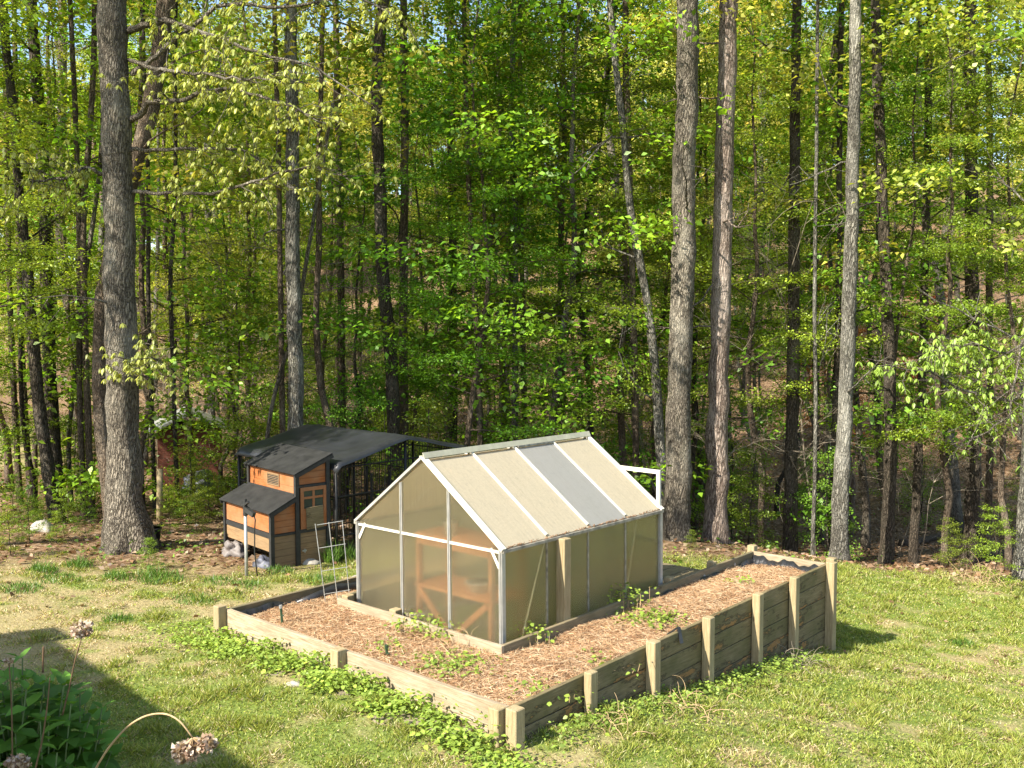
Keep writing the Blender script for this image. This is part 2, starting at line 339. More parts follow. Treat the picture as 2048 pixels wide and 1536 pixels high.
# the court under the greenhouse is dug level
inside = ((X > -3.55) & (X < -.06) & (Y > .1) & (Y < 5.4)); Z = np.where(inside, np.minimum(Z, -.42), Z)
nx, ny = len(xs), len(ys); idx = np.arange(nx*ny).reshape(ny, nx)
F = np.stack([idx[:-1, :-1], idx[:-1, 1:], idx[1:, 1:], idx[1:, :-1]], -1).reshape(-1, 4)
fm = forest(X, Y).ravel(); lu = lush(X, Y).ravel()
me = np_mesh('ground', np.stack([X.ravel(), Y.ravel(), Z.ravel()], 1), F, np.stack([fm, lu, fbm(X, Y, .5, 31, 3).ravel()], 1))
def ground_mat():
    m, t, out = new_mat('lawn_and_leaf_floor')
    at = nd(t, 'ShaderNodeAttribute', attribute_name='col'); sp = nd(t, 'ShaderNodeSeparateColor'); t.links.new(at.outputs['Color'], sp.inputs[0])
    v = coords(t, rand=False); f1 = noise(t, v, 55, 5, .7); f2 = noise(t, v, 9, 4, .6)
    dry = ramp(t, f1, [(.3, (.20, .155, .07)), (.7, (.42, .35, .18))]); grn = ramp(t, f1, [(.3, (.075, .11, .02)), (.7, (.22, .28, .06))])
    lf = mix(t, f2, sp.outputs[1], .35, 'OVERLAY'); lawn = mix(t, sp.outputs[1], dry, grn)
    vo = nd(t, 'ShaderNodeTexVoronoi', i_Scale=16.0); t.links.new(v, vo.inputs['Vector'])
    lit = ramp(t, vo.outputs['Color'], [(.1, (.09, .052, .028)), (.45, (.20, .12, .065)), (.85, (.36, .25, .16))])
    lit = mix(t, ramp(t, f2, [(.4, 0), (.65, .55)]), lit, (.075, .05, .03))
    c = mix(t, sp.outputs[0], lawn, lit)
    principled(t, out, c, .95, bump(t, mix(t, .5, f1, vo.outputs['Distance']), .7, .03), .1); return m
M['ground'] = ground_mat()
g = finish('ground', me, M['ground'], smooth=True); g['kind'] = 'structure'

def gpx(u, v, zoff=0.0):
    """where the line of sight through photo pixel (u,v) meets the terrain"""
    c3 = np.array([f3.x, f3.y, f3.z]); r3 = np.array([RT[0], RT[1], 0]); u3 = np.cross(r3, c3)
    d = c3+(u-1024)/FPX*r3-(v-768)/FPX*u3; k = np.arange(2, 140, .05); P = CAM+d*k[:, None]; hh = hgt(P[:, 0], P[:, 1])+zoff
    i = np.argmax(P[:, 2] < hh); return P[i]
def raypx(u, v, t):
    c3 = np.array([f3.x, f3.y, f3.z]); r3 = np.array([RT[0], RT[1], 0]); u3 = np.cross(r3, c3)
    d = c3+(u-1024)/FPX*r3-(v-768)/FPX*u3; return CAM+d*(t/(d[0]*FW[0]+d[1]*FW[1]))

# ------------------------------------------------------------------ leaf geometry
def unit(a): return a/np.maximum(np.linalg.norm(a, axis=-1, keepdims=True), 1e-9)
def leaves_mesh(name, pos, axis, nrm, L, Wd, col, fold=0.15, six=False, droop=0.0):
    """one folded rhombic leaf per row"""
    axis = unit(axis); b = unit(np.cross(nrm, axis)); n = np.cross(axis, b); L = np.asarray(L)[:, None]; Wd = np.asarray(Wd)[:, None]; N = len(pos)
    if six:
        p = [pos, pos+axis*L*.32+b*Wd*.46+n*L*fold*.5, pos+axis*L*.68+b*Wd*.34+n*L*(fold*.4-droop*.4), pos+axis*L-n*L*droop, pos+axis*L*.68-b*Wd*.34+n*L*(fold*.4-droop*.4), pos+axis*L*.32-b*Wd*.46+n*L*fold*.5,
             pos+axis*L*.35, pos+axis*L*.7-n*L*droop*.4]
        V = np.stack(p, 1).reshape(-1, 3); o = np.arange(N)[:, None]*8
        Fq = np.concatenate([o+np.array([[0, 6, 1, 1]])[:, :3].repeat(N, 0)*0+o*0+np.array([0, 6, 1]), ], 1) if False else None
        tri = np.concatenate([o+np.array(q) for q in ((0, 1, 6), (6, 1, 2), (6, 2, 7), (7, 2, 3), (0, 6, 5), (6, 4, 5), (6, 7, 4), (7, 3, 4))], 0)
        return np_mesh(name, V, tri, np.repeat(col, 8, 0))
    V = np.stack([pos, pos+axis*L*.45+b*Wd*.5+n*L*fold, pos+axis*L-n*L*droop, pos+axis*L*.45-b*Wd*.5+n*L*fold], 1).reshape(-1, 3)
    return np_mesh(name, V, np.arange(4*N).reshape(N, 4), np.repeat(col, 4, 0))
def leafcols(n, base, var=.25, yellow=.12, rng=RNG):
    c = np.array(base)[None]*np.exp(rng.normal(0, var, (n, 1))); k = rng.random((n, 1)) < yellow
    return np.clip(np.where(k, c*np.array([[1.35, 1.22, 1.1]]), c), 0, .9)

# ------------------------------------------------------------------ tree builders
def skeleton(rng, height, r0, first, crown_r, nb, shape, rise=.25, tw=12, lean=0.0, twig_frac=.45):
    """returns trunk points, list of branch polylines+radii, twig start/dirs for leaves"""
    n = 14; z = np.linspace(0, height, n); wob = np.cumsum(rng.normal(0, height*.008, (n, 2)), 0); wob[:2] = 0
    tp = np.stack([wob[:, 0]+lean*z, wob[:, 1], z], 1); br = []; tws = []
    for k in range(nb):
        h = first+(height-first)*((k+rng.random())/nb)**.9; q = (h-first)/(height-first)
        az = k*2.399+rng.normal(0, .4); Lb = crown_r*shape(q)*rng.uniform(.65, 1.1)
        if Lb < .15: continue
        p = np.array([np.interp(h, z, tp[:, i]) for i in range(3)]); d = np.array([math.cos(az), math.sin(az), rise+.5*q+rng.normal(0, .12)]); d /= np.linalg.norm(d)
        pts = [p]; m = 7
        for i in range(m):
            d = d+rng.normal(0, .10, 3)+np.array([0, 0, -.05]); d /= np.linalg.norm(d); pts.append(pts[-1]+d*Lb/m)
        pts = np.array(pts); rb = max(.005, r0*.32*(1-q*.75)*Lb/crown_r); br.append((pts, np.linspace(rb, rb*.25, m+1)))
        for j in range(tw):
            a = .22+.78*(j+rng.random())/tw; i = min(int(a*m), m-1); f = a*m-i; p0 = pts[i]*(1-f)+pts[i+1]*f; dd = unit(pts[i+1]-pts[i])
            side = np.cross(dd, [0, 0, 1]); sg = 1 if j % 2 else -1; td = unit(dd*.7+side*sg*rng.uniform(.5, 1)+np.array([0, 0, rng.normal(.02, .18)]))
            Lt = Lb*twig_frac*(1.15-a)*rng.uniform(.6, 1.2)+.12; tws.append((p0, td, Lt))
    return tp, br, tws
def trunk_mesh(tp, r0, rtop, n=10, flare=.45, br=(), nbr=4, lump=.06, tws=(), rng=RNG):
    mb = MB(); m = max(len(tp)*2, 16); s = np.linspace(0, len(tp)-1, m); P = np.stack([np.interp(s, np.arange(len(tp)), tp[:, i]) for i in range(3)], 1)
    L = np.linalg.norm(tp[-1]-tp[0]); q = np.linspace(0, 1, m); zz = q*L
    R = r0+(rtop-r0)*q; R = R*(1+flare*np.exp(-zz/(r0*2.2))); R = R*(1+rng.normal(0, lump*.5, m))
    b0 = len(mb.v); mb.tube(P, list(R), n)
    V = np.array(mb.v)
    for k in range(m):
        ring = V[b0+k*n:b0+(k+1)*n]; c = P[k]; an = np.arange(n)/n*2*math.pi
        fac = 1+lump*np.sin(an*3+k*.35)*.5+rng.normal(0, lump*.35, n)+flare*.35*np.exp(-zz[k]/(r0*1.5))*np.sin(an*5+1)
        V[b0+k*n:b0+(k+1)*n] = c+(ring-c)*fac[:, None]
    mb.v = [tuple(v) for v in V]
    for pts, rr in br: mb.tube(pts, list(rr), nbr, False)
    for p0, td, Lt in tws: mb.tube([p0, p0+td*Lt*.9], [.004+Lt*.004, .002], 3, False)
    me = bpy.data.meshes.new('trunk'); me.from_pydata(mb.v, [], mb.f); me.update(); me.polygons.foreach_set('use_smooth', np.ones(len(me.polygons), bool)); return me
def twig_leaves(rng, tws, per, leafL, base, spread=.10, var=.28, yellow=.12, flat=.55, droop=.15, name='crown', aspect=.6):
    P0 = np.array([t[0] for t in tws]); D = np.array([t[1] for t in tws]); LT = np.array([t[2] for t in tws])
    cnt = np.maximum(2, (per*LT/LT.mean()).astype(int)); i = np.repeat(np.arange(len(tws)), cnt); N = len(i)
    a = rng.random(N)**.8; pos = P0[i]+D[i]*(LT[i]*a)[:, None]+rng.normal(0, spread, (N, 3))*np.array([1, 1, .5])
    side = unit(np.cross(D[i], [0, 0, 1]))*rng.choice([-1, 1], N)[:, None]; ax = D[i]*.6+side*.8+rng.normal(0, .35, (N, 3))+np.array([0, 0, -.25])
    nr = np.array([0, 0, 1.0])+rng.normal(0, flat, (N, 3)); L = leafL*rng.uniform(.55, 1.25, N)
    # leaves of one twig share a hue; each leaf varies around it
    tv = np.exp(rng.normal(0, .16, (len(tws), 1)))[i]
    return leaves_mesh(name, pos, ax, nr, L, L*aspect, leafcols(N, base, var, yellow, rng)*tv, .10, droop=droop)
dome = lambda q: math.sin(math.pi*min(1, .18+.82*q)**.8)*.95+.12
under = lambda q: (1-q)**.6*.85+.2
round_ = lambda q: max(.05, math.sqrt(max(0, 1-(2*q-.9)**2)))
GREENS = [(.165, .295, .022), (.22, .31, .03), (.13, .25, .022), (.29, .32, .055), (.15, .225, .025)]
PROTO = {}
def proto_understory(k, hgt_, r0, first, cr, nb, tw, per, leafL, base, bark, yellow=.1, rise=.2):
    rng = np.random.default_rng(100+k); tp, br, tws = skeleton(rng, hgt_, r0, first, cr, nb, under, rise, tw)
    PROTO[k] = (trunk_mesh(tp, r0, .012, 8, .3, br, 4, .06, tws[::3], rng), twig_leaves(rng, tws, per, leafL, base, .09, yellow=yellow), bark)
proto_understory(0, 9.5, .065, 1.6, 2.3, 40, 12, 62, .052, GREENS[0], 'bark_brown')
proto_understory(1, 11, .08, 2.6, 2.6, 44, 12, 56, .054, GREENS[1], 'bark_brown')
proto_understory(2, 8, .05, 1.0, 2.0, 34, 12, 60, .050, GREENS[2], 'bark_dark')
proto_understory(3, 13, .09, 3.2, 2.8, 46, 12, 60, .054, GREENS[0], 'bark_grey')
proto_understory(4, 10, .06, 2.2, 2.2, 36, 11, 50, .052, GREENS[3], 'bark_brown', .3)
proto_understory(5, 3.2, .022, .3, 1.1, 22, 8, 26, .058, GREENS[1], 'bark_brown', .2)      # sapling
proto_understory(6, 2.2, .018, .2, .9, 20, 8, 24, .055, GREENS[4], 'bark_dark', .15)
proto_understory(7, 13, .08, 4.2, 2.5, 36, 11, 46, .056, GREENS[3], 'bark_brown')
proto_understory(8, 12, .07, 4.0, 2.3, 34, 11, 46, .056, GREENS[1], 'bark_dark')
proto_understory(9, 7, .07, .6, 2.3, 40, 12, 40, .085, (.42, .17, .06), 'bark_brown')
def proto_tall(k, hgt_, r0, first, cr, nb, tw, per, leafL, base, bark, tws_every=4):
    rng = np.random.default_rng(200+k); tp, br, tws = skeleton(rng, hgt_, r0, first, cr, nb, round_, .45, tw, 0, .5)
    PROTO[k] = (trunk_mesh(tp, r0, .03, 10, .35, br, 5, .06, tws[::tws_every], rng), twig_leaves(rng, tws, per, leafL, base, .22, yellow=.15), bark)
proto_tall(10, 22, .17, 8, 4.2, 34, 14, 13, .13, GREENS[1], 'bark_grey')
proto_tall(11, 20, .13, 6, 3.6, 32, 14, 13, .13, GREENS[3], 'bark_dark')
proto_tall(14, 20, .13, 6.5, 3.8, 36, 14, 30, .13, GREENS[1], 'bark_grey')
proto_tall(12, 18, .11, 4, 3.4, 34, 14, 13, .13, GREENS[0], 'bark_brown')
# far woodland trees: leafy nearly to the ground, leaf colour paled to look sunlit
proto_tall(20, 17, .16, 2.0, 4.8, 46, 12, 44, .19, (.36, .40, .08), 'bark_grey', 6)
proto_tall(21, 19, .16, 3.0, 4.6, 46, 12, 44, .19, (.46, .44, .14), 'bark_mottled', 6)
proto_tall(22, 16, .14, 1.5, 4.4, 44, 12, 44, .19, (.30, .36, .06), 'bark_brown', 6)
# leafless brush
def proto_bare(k, h, n, seed):
    rng = np.random.default_rng(seed); mb = MB()
    def grow(p, d, L, r, lev):
        pts = [p]; m = 5
        for i in range(m):
            d = unit(d+rng.normal(0, .16, 3)+np.array([0, 0, .03 if lev == 0 else -.02])); pts.append(pts[-1]+d*L/m)
        mb.tube(pts, list(np.linspace(r, r*.4, m+1)), 5 if lev == 0 else 3, False)
        if lev < 3:
            for j in range((n, 6, 4)[lev]):
                i = rng.integers(1, m+1); az = rng.random()*6.28; nd_ = unit(unit(pts[i]-pts[i-1])*.8+np.array([math.cos(az), math.sin(az), rng.normal(.15, .3)])*.9)
                grow(pts[i], nd_, L*rng.uniform(.3, .55), r*.45, lev+1)
    grow(np.zeros(3), np.array([rng.normal(0, .08), rng.normal(0, .08), 1]), h, 0.006+h*.0032, 0)
    me = bpy.data.meshes.new('bare'); me.from_pydata(mb.v, [], mb.f); me.update(); PROTO[k] = (me, None, 'twig')
proto_bare(30, 5.0, 12, 1); proto_bare(31, 3.6, 11, 2); proto_bare(32, 6.5, 13, 3); proto_bare(33, 2.4, 10, 4)

def proto_pole(k, h, r0, bark):
    rng = np.random.default_rng(400+k); tp, br, tws = skeleton(rng, h, r0, h*.55, 1.3, 16, under, .4, 7, rng.normal(0, .02))
    PROTO[k] = (trunk_mesh(tp, r0, .015, 8, .2, br, 4, .08, tws[::3], rng), twig_leaves(rng, tws, 18, .075, GREENS[k % 4], .1), bark)
proto_pole(40, 13, .06, 'bark_brown'); proto_pole(41, 15, .075, 'bark_sunlit'); proto_pole(42, 11, .05, 'bark_sunlit'); proto_pole(43, 14, .065, 'bark_mottled')
def place(k, name, x, y, rz, sc, label, cat, group=None, leafmat='leaf', zoff=-.05, szf=1.0):
    tr, lv, bark = PROTO[k]; e = empty(name, (x, y, h1(x, y)+zoff), label, cat, group, (random.gauss(0, .03), random.gauss(0, .03), rz)); e.scale = (sc, sc, sc*szf)
    if not tr.materials: tr.materials.append(M[bark])
    o = bpy.data.objects.new('trunk', tr); COL.objects.link(o); o.parent = e
    if lv is not None:
        if not lv.materials: lv.materials.append(M[leafmat])
        c = bpy.data.objects.new('crown', lv); COL.objects.link(c); c.parent = e
    return e
# ------------------------------------------------------------------ the house whose shadow falls on the lawn (stands left of the view)
hs = MB().box((-5.2, -12, -.5), (1.6, -6.75, 3.55)).build('house', M['brick'])
hs['kind'] = 'structure'; hs.rotation_euler = (0, 0, -.07); hs.location = (0, -.05, 0)
MB().box((-5.5, -12.3, 3.56), (1.9, -6.32, 3.80)).box((-5.5, -12.3, 3.81), (-5.0, -6.32, 3.92)).build('roof', M['roof_felt'], hs)

# ------------------------------------------------------------------ raised bed
P_, Q_, W_, W2_, P2_ = 3.628, 5.5118, 0.9218, 0.9766, 3.1176
TH = .040; BH = .186
bed = empty('raised_bed', (0, 0, 0), 'weathered timber raised garden bed wrapped in a U around the greenhouse, with tall plank sides', 'raised bed')
def wall(p, q, tops, mat, parent=bed, bh=BH, name='board'):
    for i, zt in enumerate(tops):
        plank(name, (p[0], p[1], zt-bh/2), (q[0], q[1], zt-bh/2), bh-.007, TH+RNG.uniform(-.002, .004), mat, parent)
rows = lambda n: [-BH*i-RNG.uniform(0, .003) for i in range(n)]
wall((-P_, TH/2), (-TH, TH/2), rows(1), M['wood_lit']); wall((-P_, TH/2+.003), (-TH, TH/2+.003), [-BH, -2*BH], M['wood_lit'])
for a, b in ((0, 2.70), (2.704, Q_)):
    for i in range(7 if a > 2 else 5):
        wall((-TH/2, a), (-TH/2, b), [-BH*i], M['wood_mossy_shaded'])
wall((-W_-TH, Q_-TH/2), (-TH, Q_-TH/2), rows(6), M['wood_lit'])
wall((-W_-TH/2, W2_+.001), (-W_-TH/2, Q_-TH), rows(3), M['wood_shaded'])
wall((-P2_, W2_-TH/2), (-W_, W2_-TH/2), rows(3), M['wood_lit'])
wall((-P2_-TH/2, W2_+.001), (-P2_-TH/2, 5.6), rows(3), M['wood_shaded'])
wall((-P_+TH/2, TH), (-P_+TH/2, 5.6), rows(3), M['wood_shaded'])
def post(x, y, zb, zt, s=.092, mat='wood_post', s2=None):
    s2 = s2 or s
    o = plank('post', (x, y, zb), (x, y, zt), s, s2, M[mat], bed, (0, 1, 0), .006); return o
post(-P_-.015, -.047, -.6, .035); post(-1.855, -.047, -.6, .02, .10); post(-.075, -.05, -.7, .005, .10, 'wood_post'); post(.046, .0, -.8, .015, .10)
for y, zb, zt, s in ((.885, -.75, .03, .07), (1.765, -.8, .05, .095), (2.683, -.95, .04, .085), (3.656, -1.0, .05, .085), (4.486, -1.1, .05, .08), (5.45, -1.35, .03, .10)):
    post(.048, y, zb, zt, .092, 'wood_post', s)
post(-.0, Q_+.048, -1.35, .05, .095); post(-W_-.06, Q_+.04, -1.2, .05)
for y, zt in ((3.72, .02), (4.62, .02)): post(-W_-.09, y, -.8, zt, .085)
post(-W_-.095, 1.90, -.7, .742, .10)                                                   # the tall post beside the greenhouse
post(-P2_+.06, W2_+.05, -.5, .02); post(-2.35, W2_+.05, -.5, .015)
for x, y, z in ((-W_+.002, 1.55, -.07), (-W_+.002, 2.9, -.075), (-W_+.002, 4.3, -.07), (-W_+.002, 5.0, -.07), (-2.2, W2_-TH-.002, -.08)):
    d = Vector((1, 0, 0)) if y != W2_-TH-.002 else Vector((0, -1, 0)); a = Vector((x, y, z)); MB().tube([a-d*.002, a+d*.006], .016, 8).build('washer', M['galv'], bed)
# liner edges
def liner(name, pts, z0, z1, nrm, amp=.02, lean_=.0):
    mb = MB(); n = 140; pts = np.array(pts, float); L = np.linspace(0, len(pts)-1, n); c = np.stack([np.interp(L, np.arange(len(pts)), pts[:, k]) for k in range(2)], 1)
    for j, q in enumerate((0, .35, .7, 1)):
        for i in range(n):
            off = lean_*(1-q)**1.3+amp*(math.sin(i*.75)+.6*math.sin(i*1.9+1)+.5*math.sin(i*.21))*.3*(.4+.6*math.sin(math.pi*min(q+.25, 1))); zz = z0+(z1-z0)*q+(.022*math.sin(i*.11)+.010*math.sin(i*.31+1) if j == 3 else 0)
            mb.v.append((c[i, 0]+nrm[0]*(.02+off), c[i, 1]+nrm[1]*(.02+off), zz))
    for j in range(3):
        for i in range(n-1): mb.f.append([j*n+i, j*n+i+1, (j+1)*n+i+1, (j+1)*n+i])
    o = mb.build(name, M['black_plastic'], bed, True); so_ = o.modifiers.new('thick', 'SOLIDIFY'); so_.thickness = .004; return o
liner('plastic_liner', [(-W_+.0, Q_-TH), (-.06, Q_-TH)], -.20, -.055, (0, -1), .022, .15)
liner('plastic_liner', [(-W_, 3.2), (-W_, Q_-.04)], -.21, -.09, (1, 0), .018, .09)
liner('plastic_liner', [(-P_+TH, .1), (-P_+TH, 2.6)], -.20, -.06, (1, 0), .025, .08)
o = MB().tube([(-P_+.1, .75, -.10), (-P_+.13, 1.0, -.07), (-P_+.10, 1.25, -.06), (-P_+.16, 1.6, -.09), (-P_+.09, 2.1, -.03)], [.03, .05, .06, .045, .03], 8).build('bunched_liner', M['black_plastic'], bed, True)
o = MB().bar((-.10, 2.22, -.04), (-.01, 2.26, .035), .035, .012).bar((-.01, 2.26, .035), (.03, 2.25, -.10), .035, .012).build('black_strap', M['black_plastic'], bed)

# mulch surface and pine straw
def mulch_z(x, y):
    z = -.115+(fbm(x, y, .5, 41, 3)-.5)*.07
    z = z+.03*np.exp(-((x+.45)**2)/.06)*(y > W2_)+.02*np.sin(y*1.3)*0
    return z - .06*smooth(4.7, 5.4, y) - .03*smooth(.35, .05, y)
def strip(x0, x1, y0, y1, d=.035):
    a = np.linspace(x0, x1, int((x1-x0)/d)+1); b = np.linspace(y0, y1, int((y1-y0)/d)+1); X, Y = np.meshgrid(a, b); i = np.arange(X.size).reshape(X.shape)
    return np.stack([X, Y, mulch_z(X, Y)], -1).reshape(-1, 3), np.stack([i[:-1, :-1], i[:-1, 1:], i[1:, 1:], i[1:, :-1]], -1).reshape(-1, 4)
areas = [(-P_+TH, -TH, TH, W2_-TH), (-W_, -TH, W2_-TH, Q_-TH), (-P_+TH, -P2_-TH, W2_-TH, 5.5)]
vs, fs, nb = [], [], 0
for a in areas:
    v, f = strip(*a); vs.append(v); fs.append(f+nb); nb += len(v)
M['mulch'] = plain('pine_mulch', (.25, .16, .095), .95, 0, .5, 26, .8, .1)
mu = finish('mulch', np_mesh('mulch', np.concatenate(vs), np.concatenate(fs)), M['mulch'], smooth=True); tag(mu, 'orange brown layer of pine mulch filling the raised bed', 'mulch', None, 'stuff')
pos = []
for a in areas:
    n = int((a[1]-a[0])*(a[3]-a[2])*9000); pos.append(np.stack([RNG.uniform(a[0], a[1], n), RNG.uniform(a[2], a[3], n)], 1))
pos = np.concatenate(pos); N = len(pos); z = mulch_z(pos[:, 0], pos[:, 1])+RNG.uniform(.0, .03, N)
az = RNG.uniform(0, 2*math.pi, N)+fbm(pos[:, 0], pos[:, 1], .35, 77, 2)*5; ax = np.stack([np.cos(az), np.sin(az), RNG.normal(.02, .22, N)], 1)
L = RNG.uniform(.06, .17, N); base = np.stack([pos[:, 0], pos[:, 1], z], 1)-unit(ax)*L[:, None]*.5
tone = np.array([(.52, .325, .175), (.58, .40, .235), (.44, .25, .13), (.62, .48, .31), (.27, .15, .08)])[RNG.integers(0, 5, N)]*RNG.uniform(.75, 1.15, (N, 1))
ps = finish('pine_straw', leaves_mesh('pine_straw', base, ax, np.array([0, 0, 1.])+RNG.normal(0, .5, (N, 3)), L, np.full(N, .0042), tone, .05), M['straw'])
tag(ps, 'loose pine straw needles covering the raised bed', 'pine straw', None, 'stuff')

# ------------------------------------------------------------------ greenhouse
GX, GY, GW, HE, HR, BAY, ZB = -1.0887, 1.1275, 1.9572, .7674, 1.4705, .6151, -.40
GL = 4*BAY
gh = empty('greenhouse', (GX, GY, 0), 'small aluminium framed greenhouse with yellowed translucent panels standing inside the raised bed', 'greenhouse', None, (0, -.0105, -.0158))
slope = math.atan2(HR-HE, GW/2); SL = math.hypot(GW/2, HR-HE); rz_ = lambda x: HE+(HR-HE)*(1-abs(x+GW/2)/(GW/2))
MXf = lambda y: Matrix(((1, 0, 0, 0), (0, 0, -1, y), (0, 1, 0, 0), (0, 0, 0, 1)))
MXs = lambda x: Matrix(((0, 0, 1, x), (1, 0, 0, 0), (0, 1, 0, 0), (0, 0, 0, 1)))
c_, s_ = math.cos(slope), math.sin(slope)
MXr = Matrix(((0, -c_, s_, 0), (1, 0, 0, 0), (0, s_, c_, HE), (0, 0, 0, 1)))
MXl = Matrix(((0, c_, s_, -GW), (1, 0, 0, 0), (0, s_, -c_, HE), (0, 0, 0, 1)))
CB = HE-.035
B3 = [-GW, -GW*2/3, -GW/3, 0]
for i in range(3):
    a, b = B3[i]+.012, B3[i+1]-.012
    MB().prism([(a, ZB), (b, ZB), (b, CB-.012), (a, CB-.012)], .007, MXf(.012)).build('front_panel', M['poly_front'], gh)
    top = [(b, rz_(b)-.02)] + ([(-GW/2, HR-.03)] if i == 1 else []) + [(a, rz_(a)-.02)]
    MB().prism([(a, CB+.012), (b, CB+.012)]+top, .007, MXf(.012)).build('gable_panel', M['poly_front'], gh)
    if i != 1:
        MB().prism([(a, ZB), (b, ZB)]+[(b, rz_(b)-.02), (a, rz_(a)-.02)], .007, MXf(GL+.002)).build('back_panel', M['poly_side'], gh)
    else:
        MB().prism([(a, 1.20), (b, 1.20)]+top, .007, MXf(GL+.002)).build('back_panel', M['poly_side'], gh)
for k in range(4):
    a, b = k*BAY+.012, (k+1)*BAY-.012
    MB().prism([(a, ZB), (b, ZB), (b, HE-.02), (a, HE-.02)], .007, MXs(-.012)).build('side_panel', M['poly_side'], gh)
    MB().prism([(a, ZB), (b, ZB), (b, HE-.02), (a, HE-.02)], .007, MXs(-GW+.005)).build('side_panel', M['poly_side'], gh)
    pm = 'poly_vent' if k == 2 else 'poly_roof'
    MB().prism([(a, -.015), (b, -.015), (b, SL-.05), (a, SL-.05)], .008, MXr @ Matrix.Translation((0, 0, .004 if k == 2 else 0))).build('vent_panel' if k == 2 else 'roof_panel', M[pm], gh)
    MB().prism([(a, -.015), (b, -.015), (b, SL-.04), (a, SL-.04)], .008, MXl @ Matrix.Translation((0, 0, -.008))).build('roof_panel', M['poly_roof'], gh)
for x, y in ((-GW, 0), (0, 0), (-GW, GL), (0, GL)):
    sx = .018 if x == 0 else -.018
    m = MB().box((x-.022, y-.006, ZB), (x+.022, y+.030, HE-.005)).box((x-.004, y-.018, ZB), (x+.004, y-.006, HE-.005)).box((x-.020, y-.014, ZB), (x-.014, y-.0065, HE-.006)).box((x+.014, y-.014, ZB), (x+.020, y-.0065, HE-.006))
    m.build('corner_post', M['alu'], gh)
for x in B3[1:3]:
    for y in (0, GL):
        MB().box((x-.016, y-.002, ZB), (x+.016, y+.028, rz_(x)-.02)).box((x-.004, y-.012, ZB), (x+.004, y-.002, rz_(x)-.02)).build('mullion', M['alu'], gh)
for k in range(1, 4):
    for x in (0, -GW):
        MB().box((x-.024, k*BAY-.009, ZB), (x+.003, k*BAY+.009, HE-.02)).build('stud', M['gutter'], gh)
    MB().bar((-.005, k*BAY, HE+.018), (-GW/2+.02, k*BAY, HR-.012+.014), .026, .022).build('roof_bar', M['alu_white'], gh)
    MB().bar((-GW+.005, k*BAY, HE+.015), (-GW/2-.02, k*BAY, HR-.012+.010), .026, .02).build('roof_bar', M['alu_white'], gh)
for y in (-.004, GL+.004):
    MB().bar((.035, y, HE-.008), (-GW/2+.012, y, HR+.008), .050, .030).build('gable_rafter', M['alu_white'], gh)
    MB().bar((-GW-.035, y, HE-.008), (-GW/2-.012, y, HR+.008), .030, .026).build('gable_rafter', M['alu'], gh)
MB().box((-GW+.023, -.010, CB-.011), (-GW*2/3-.017, .004, CB+.011)).box((-GW*2/3+.017, -.010, CB-.011), (-GW/3-.017, .004, CB+.011)).box((-GW/3+.017, -.010, CB-.011), (-.023, .004, CB+.011)).build('cross_bar', M['alu_white'], gh)
for x, d in ((-.02, -1), (-GW+.02, 1)):
    MB().bar((x, -.004, CB-.14), (x+d*.10, -.004, CB+.02), .004, .03).build('corner_brace', M['alu_white'], gh)
for x, sg in ((0, 1), (-GW, -1)):
    MB().box((min(x, x+sg*.045), -.015, HE-.036), (max(x, x+sg*.045), GL+.02, HE-.010)).build('gutter', M['gutter'], gh)
    db = MB()
    for i in range(240):
        y = RNG.uniform(0, GL); db.bar((x+sg*RNG.uniform(-.012, .03), y, HE-.006), (x+sg*RNG.uniform(-.012, .03), y+RNG.uniform(-.05, .05), HE+RNG.uniform(-.004, .014)), .008, .004)
    db.build('gutter_debris', M['mulch'], gh)['kind'] = 'stuff'
MB().bar((-.012, .62-.03, HE-.05), (-.035, .30, ZB+.3), .014, .006).build('wind_brace', M['alu_white'], gh)
MB().bar((-.035, 3*BAY-.02, ZB+.1), (-.035, 3*BAY+.25, HE-.05), .014, .006).build('wind_brace', M['alu_white'], gh)
MB().bar((-GW/2, -.03, HR+.012), (-GW/2, GL+.03, HR+.012), .04, .03).bar((-GW/2+.035, -.03, HR+.032), (-GW/2+.035, GL+.03, HR+.032), .006, .058, (-.5, 0, 1)).build('ridge_cap', M['ridge'], gh)
MB().bar((-GW/2+.035, 2*BAY+.03, HR-.004), (-GW/2+.035, 3*BAY-.03, HR-.004), .05, .016, (-.1, 0, 1)).build('vent_hinge', M['gutter'], gh)
for y in (.004, GL): MB().box((-GW, y, ZB-.02), (0, y+.024, ZB+.03)).build('base_rail', M['alu'], gh)
for x in (-.026, -GW+.002): MB().box((x, .03, ZB-.02), (x+.024, GL-.01, ZB+.03)).build('base_rail', M['alu'], gh)
# the door at the back stands open
dr = empty('door', (-GW/3+.02, GL+.05, 0), None, None, None, (0, 0, math.radians(-4))); dr.parent = gh
MB().bar((0, 0, ZB+.02), (0, 0, 1.175), .04, .03).bar((.62, 0, ZB+.02), (.62, 0, 1.175), .04, .03).bar((.021, 0, 1.155), (.599, 0, 1.155), .03, .04).bar((.021, 0, .42), (.599, 0, .42), .03, .04).build('door_frame', M['alu_white'], dr)
MB().prism([(.02, ZB), (.60, ZB), (.60, .40), (.02, .40)], .006, MXf(.003)).build('door_pane', M['poly_side'], dr)

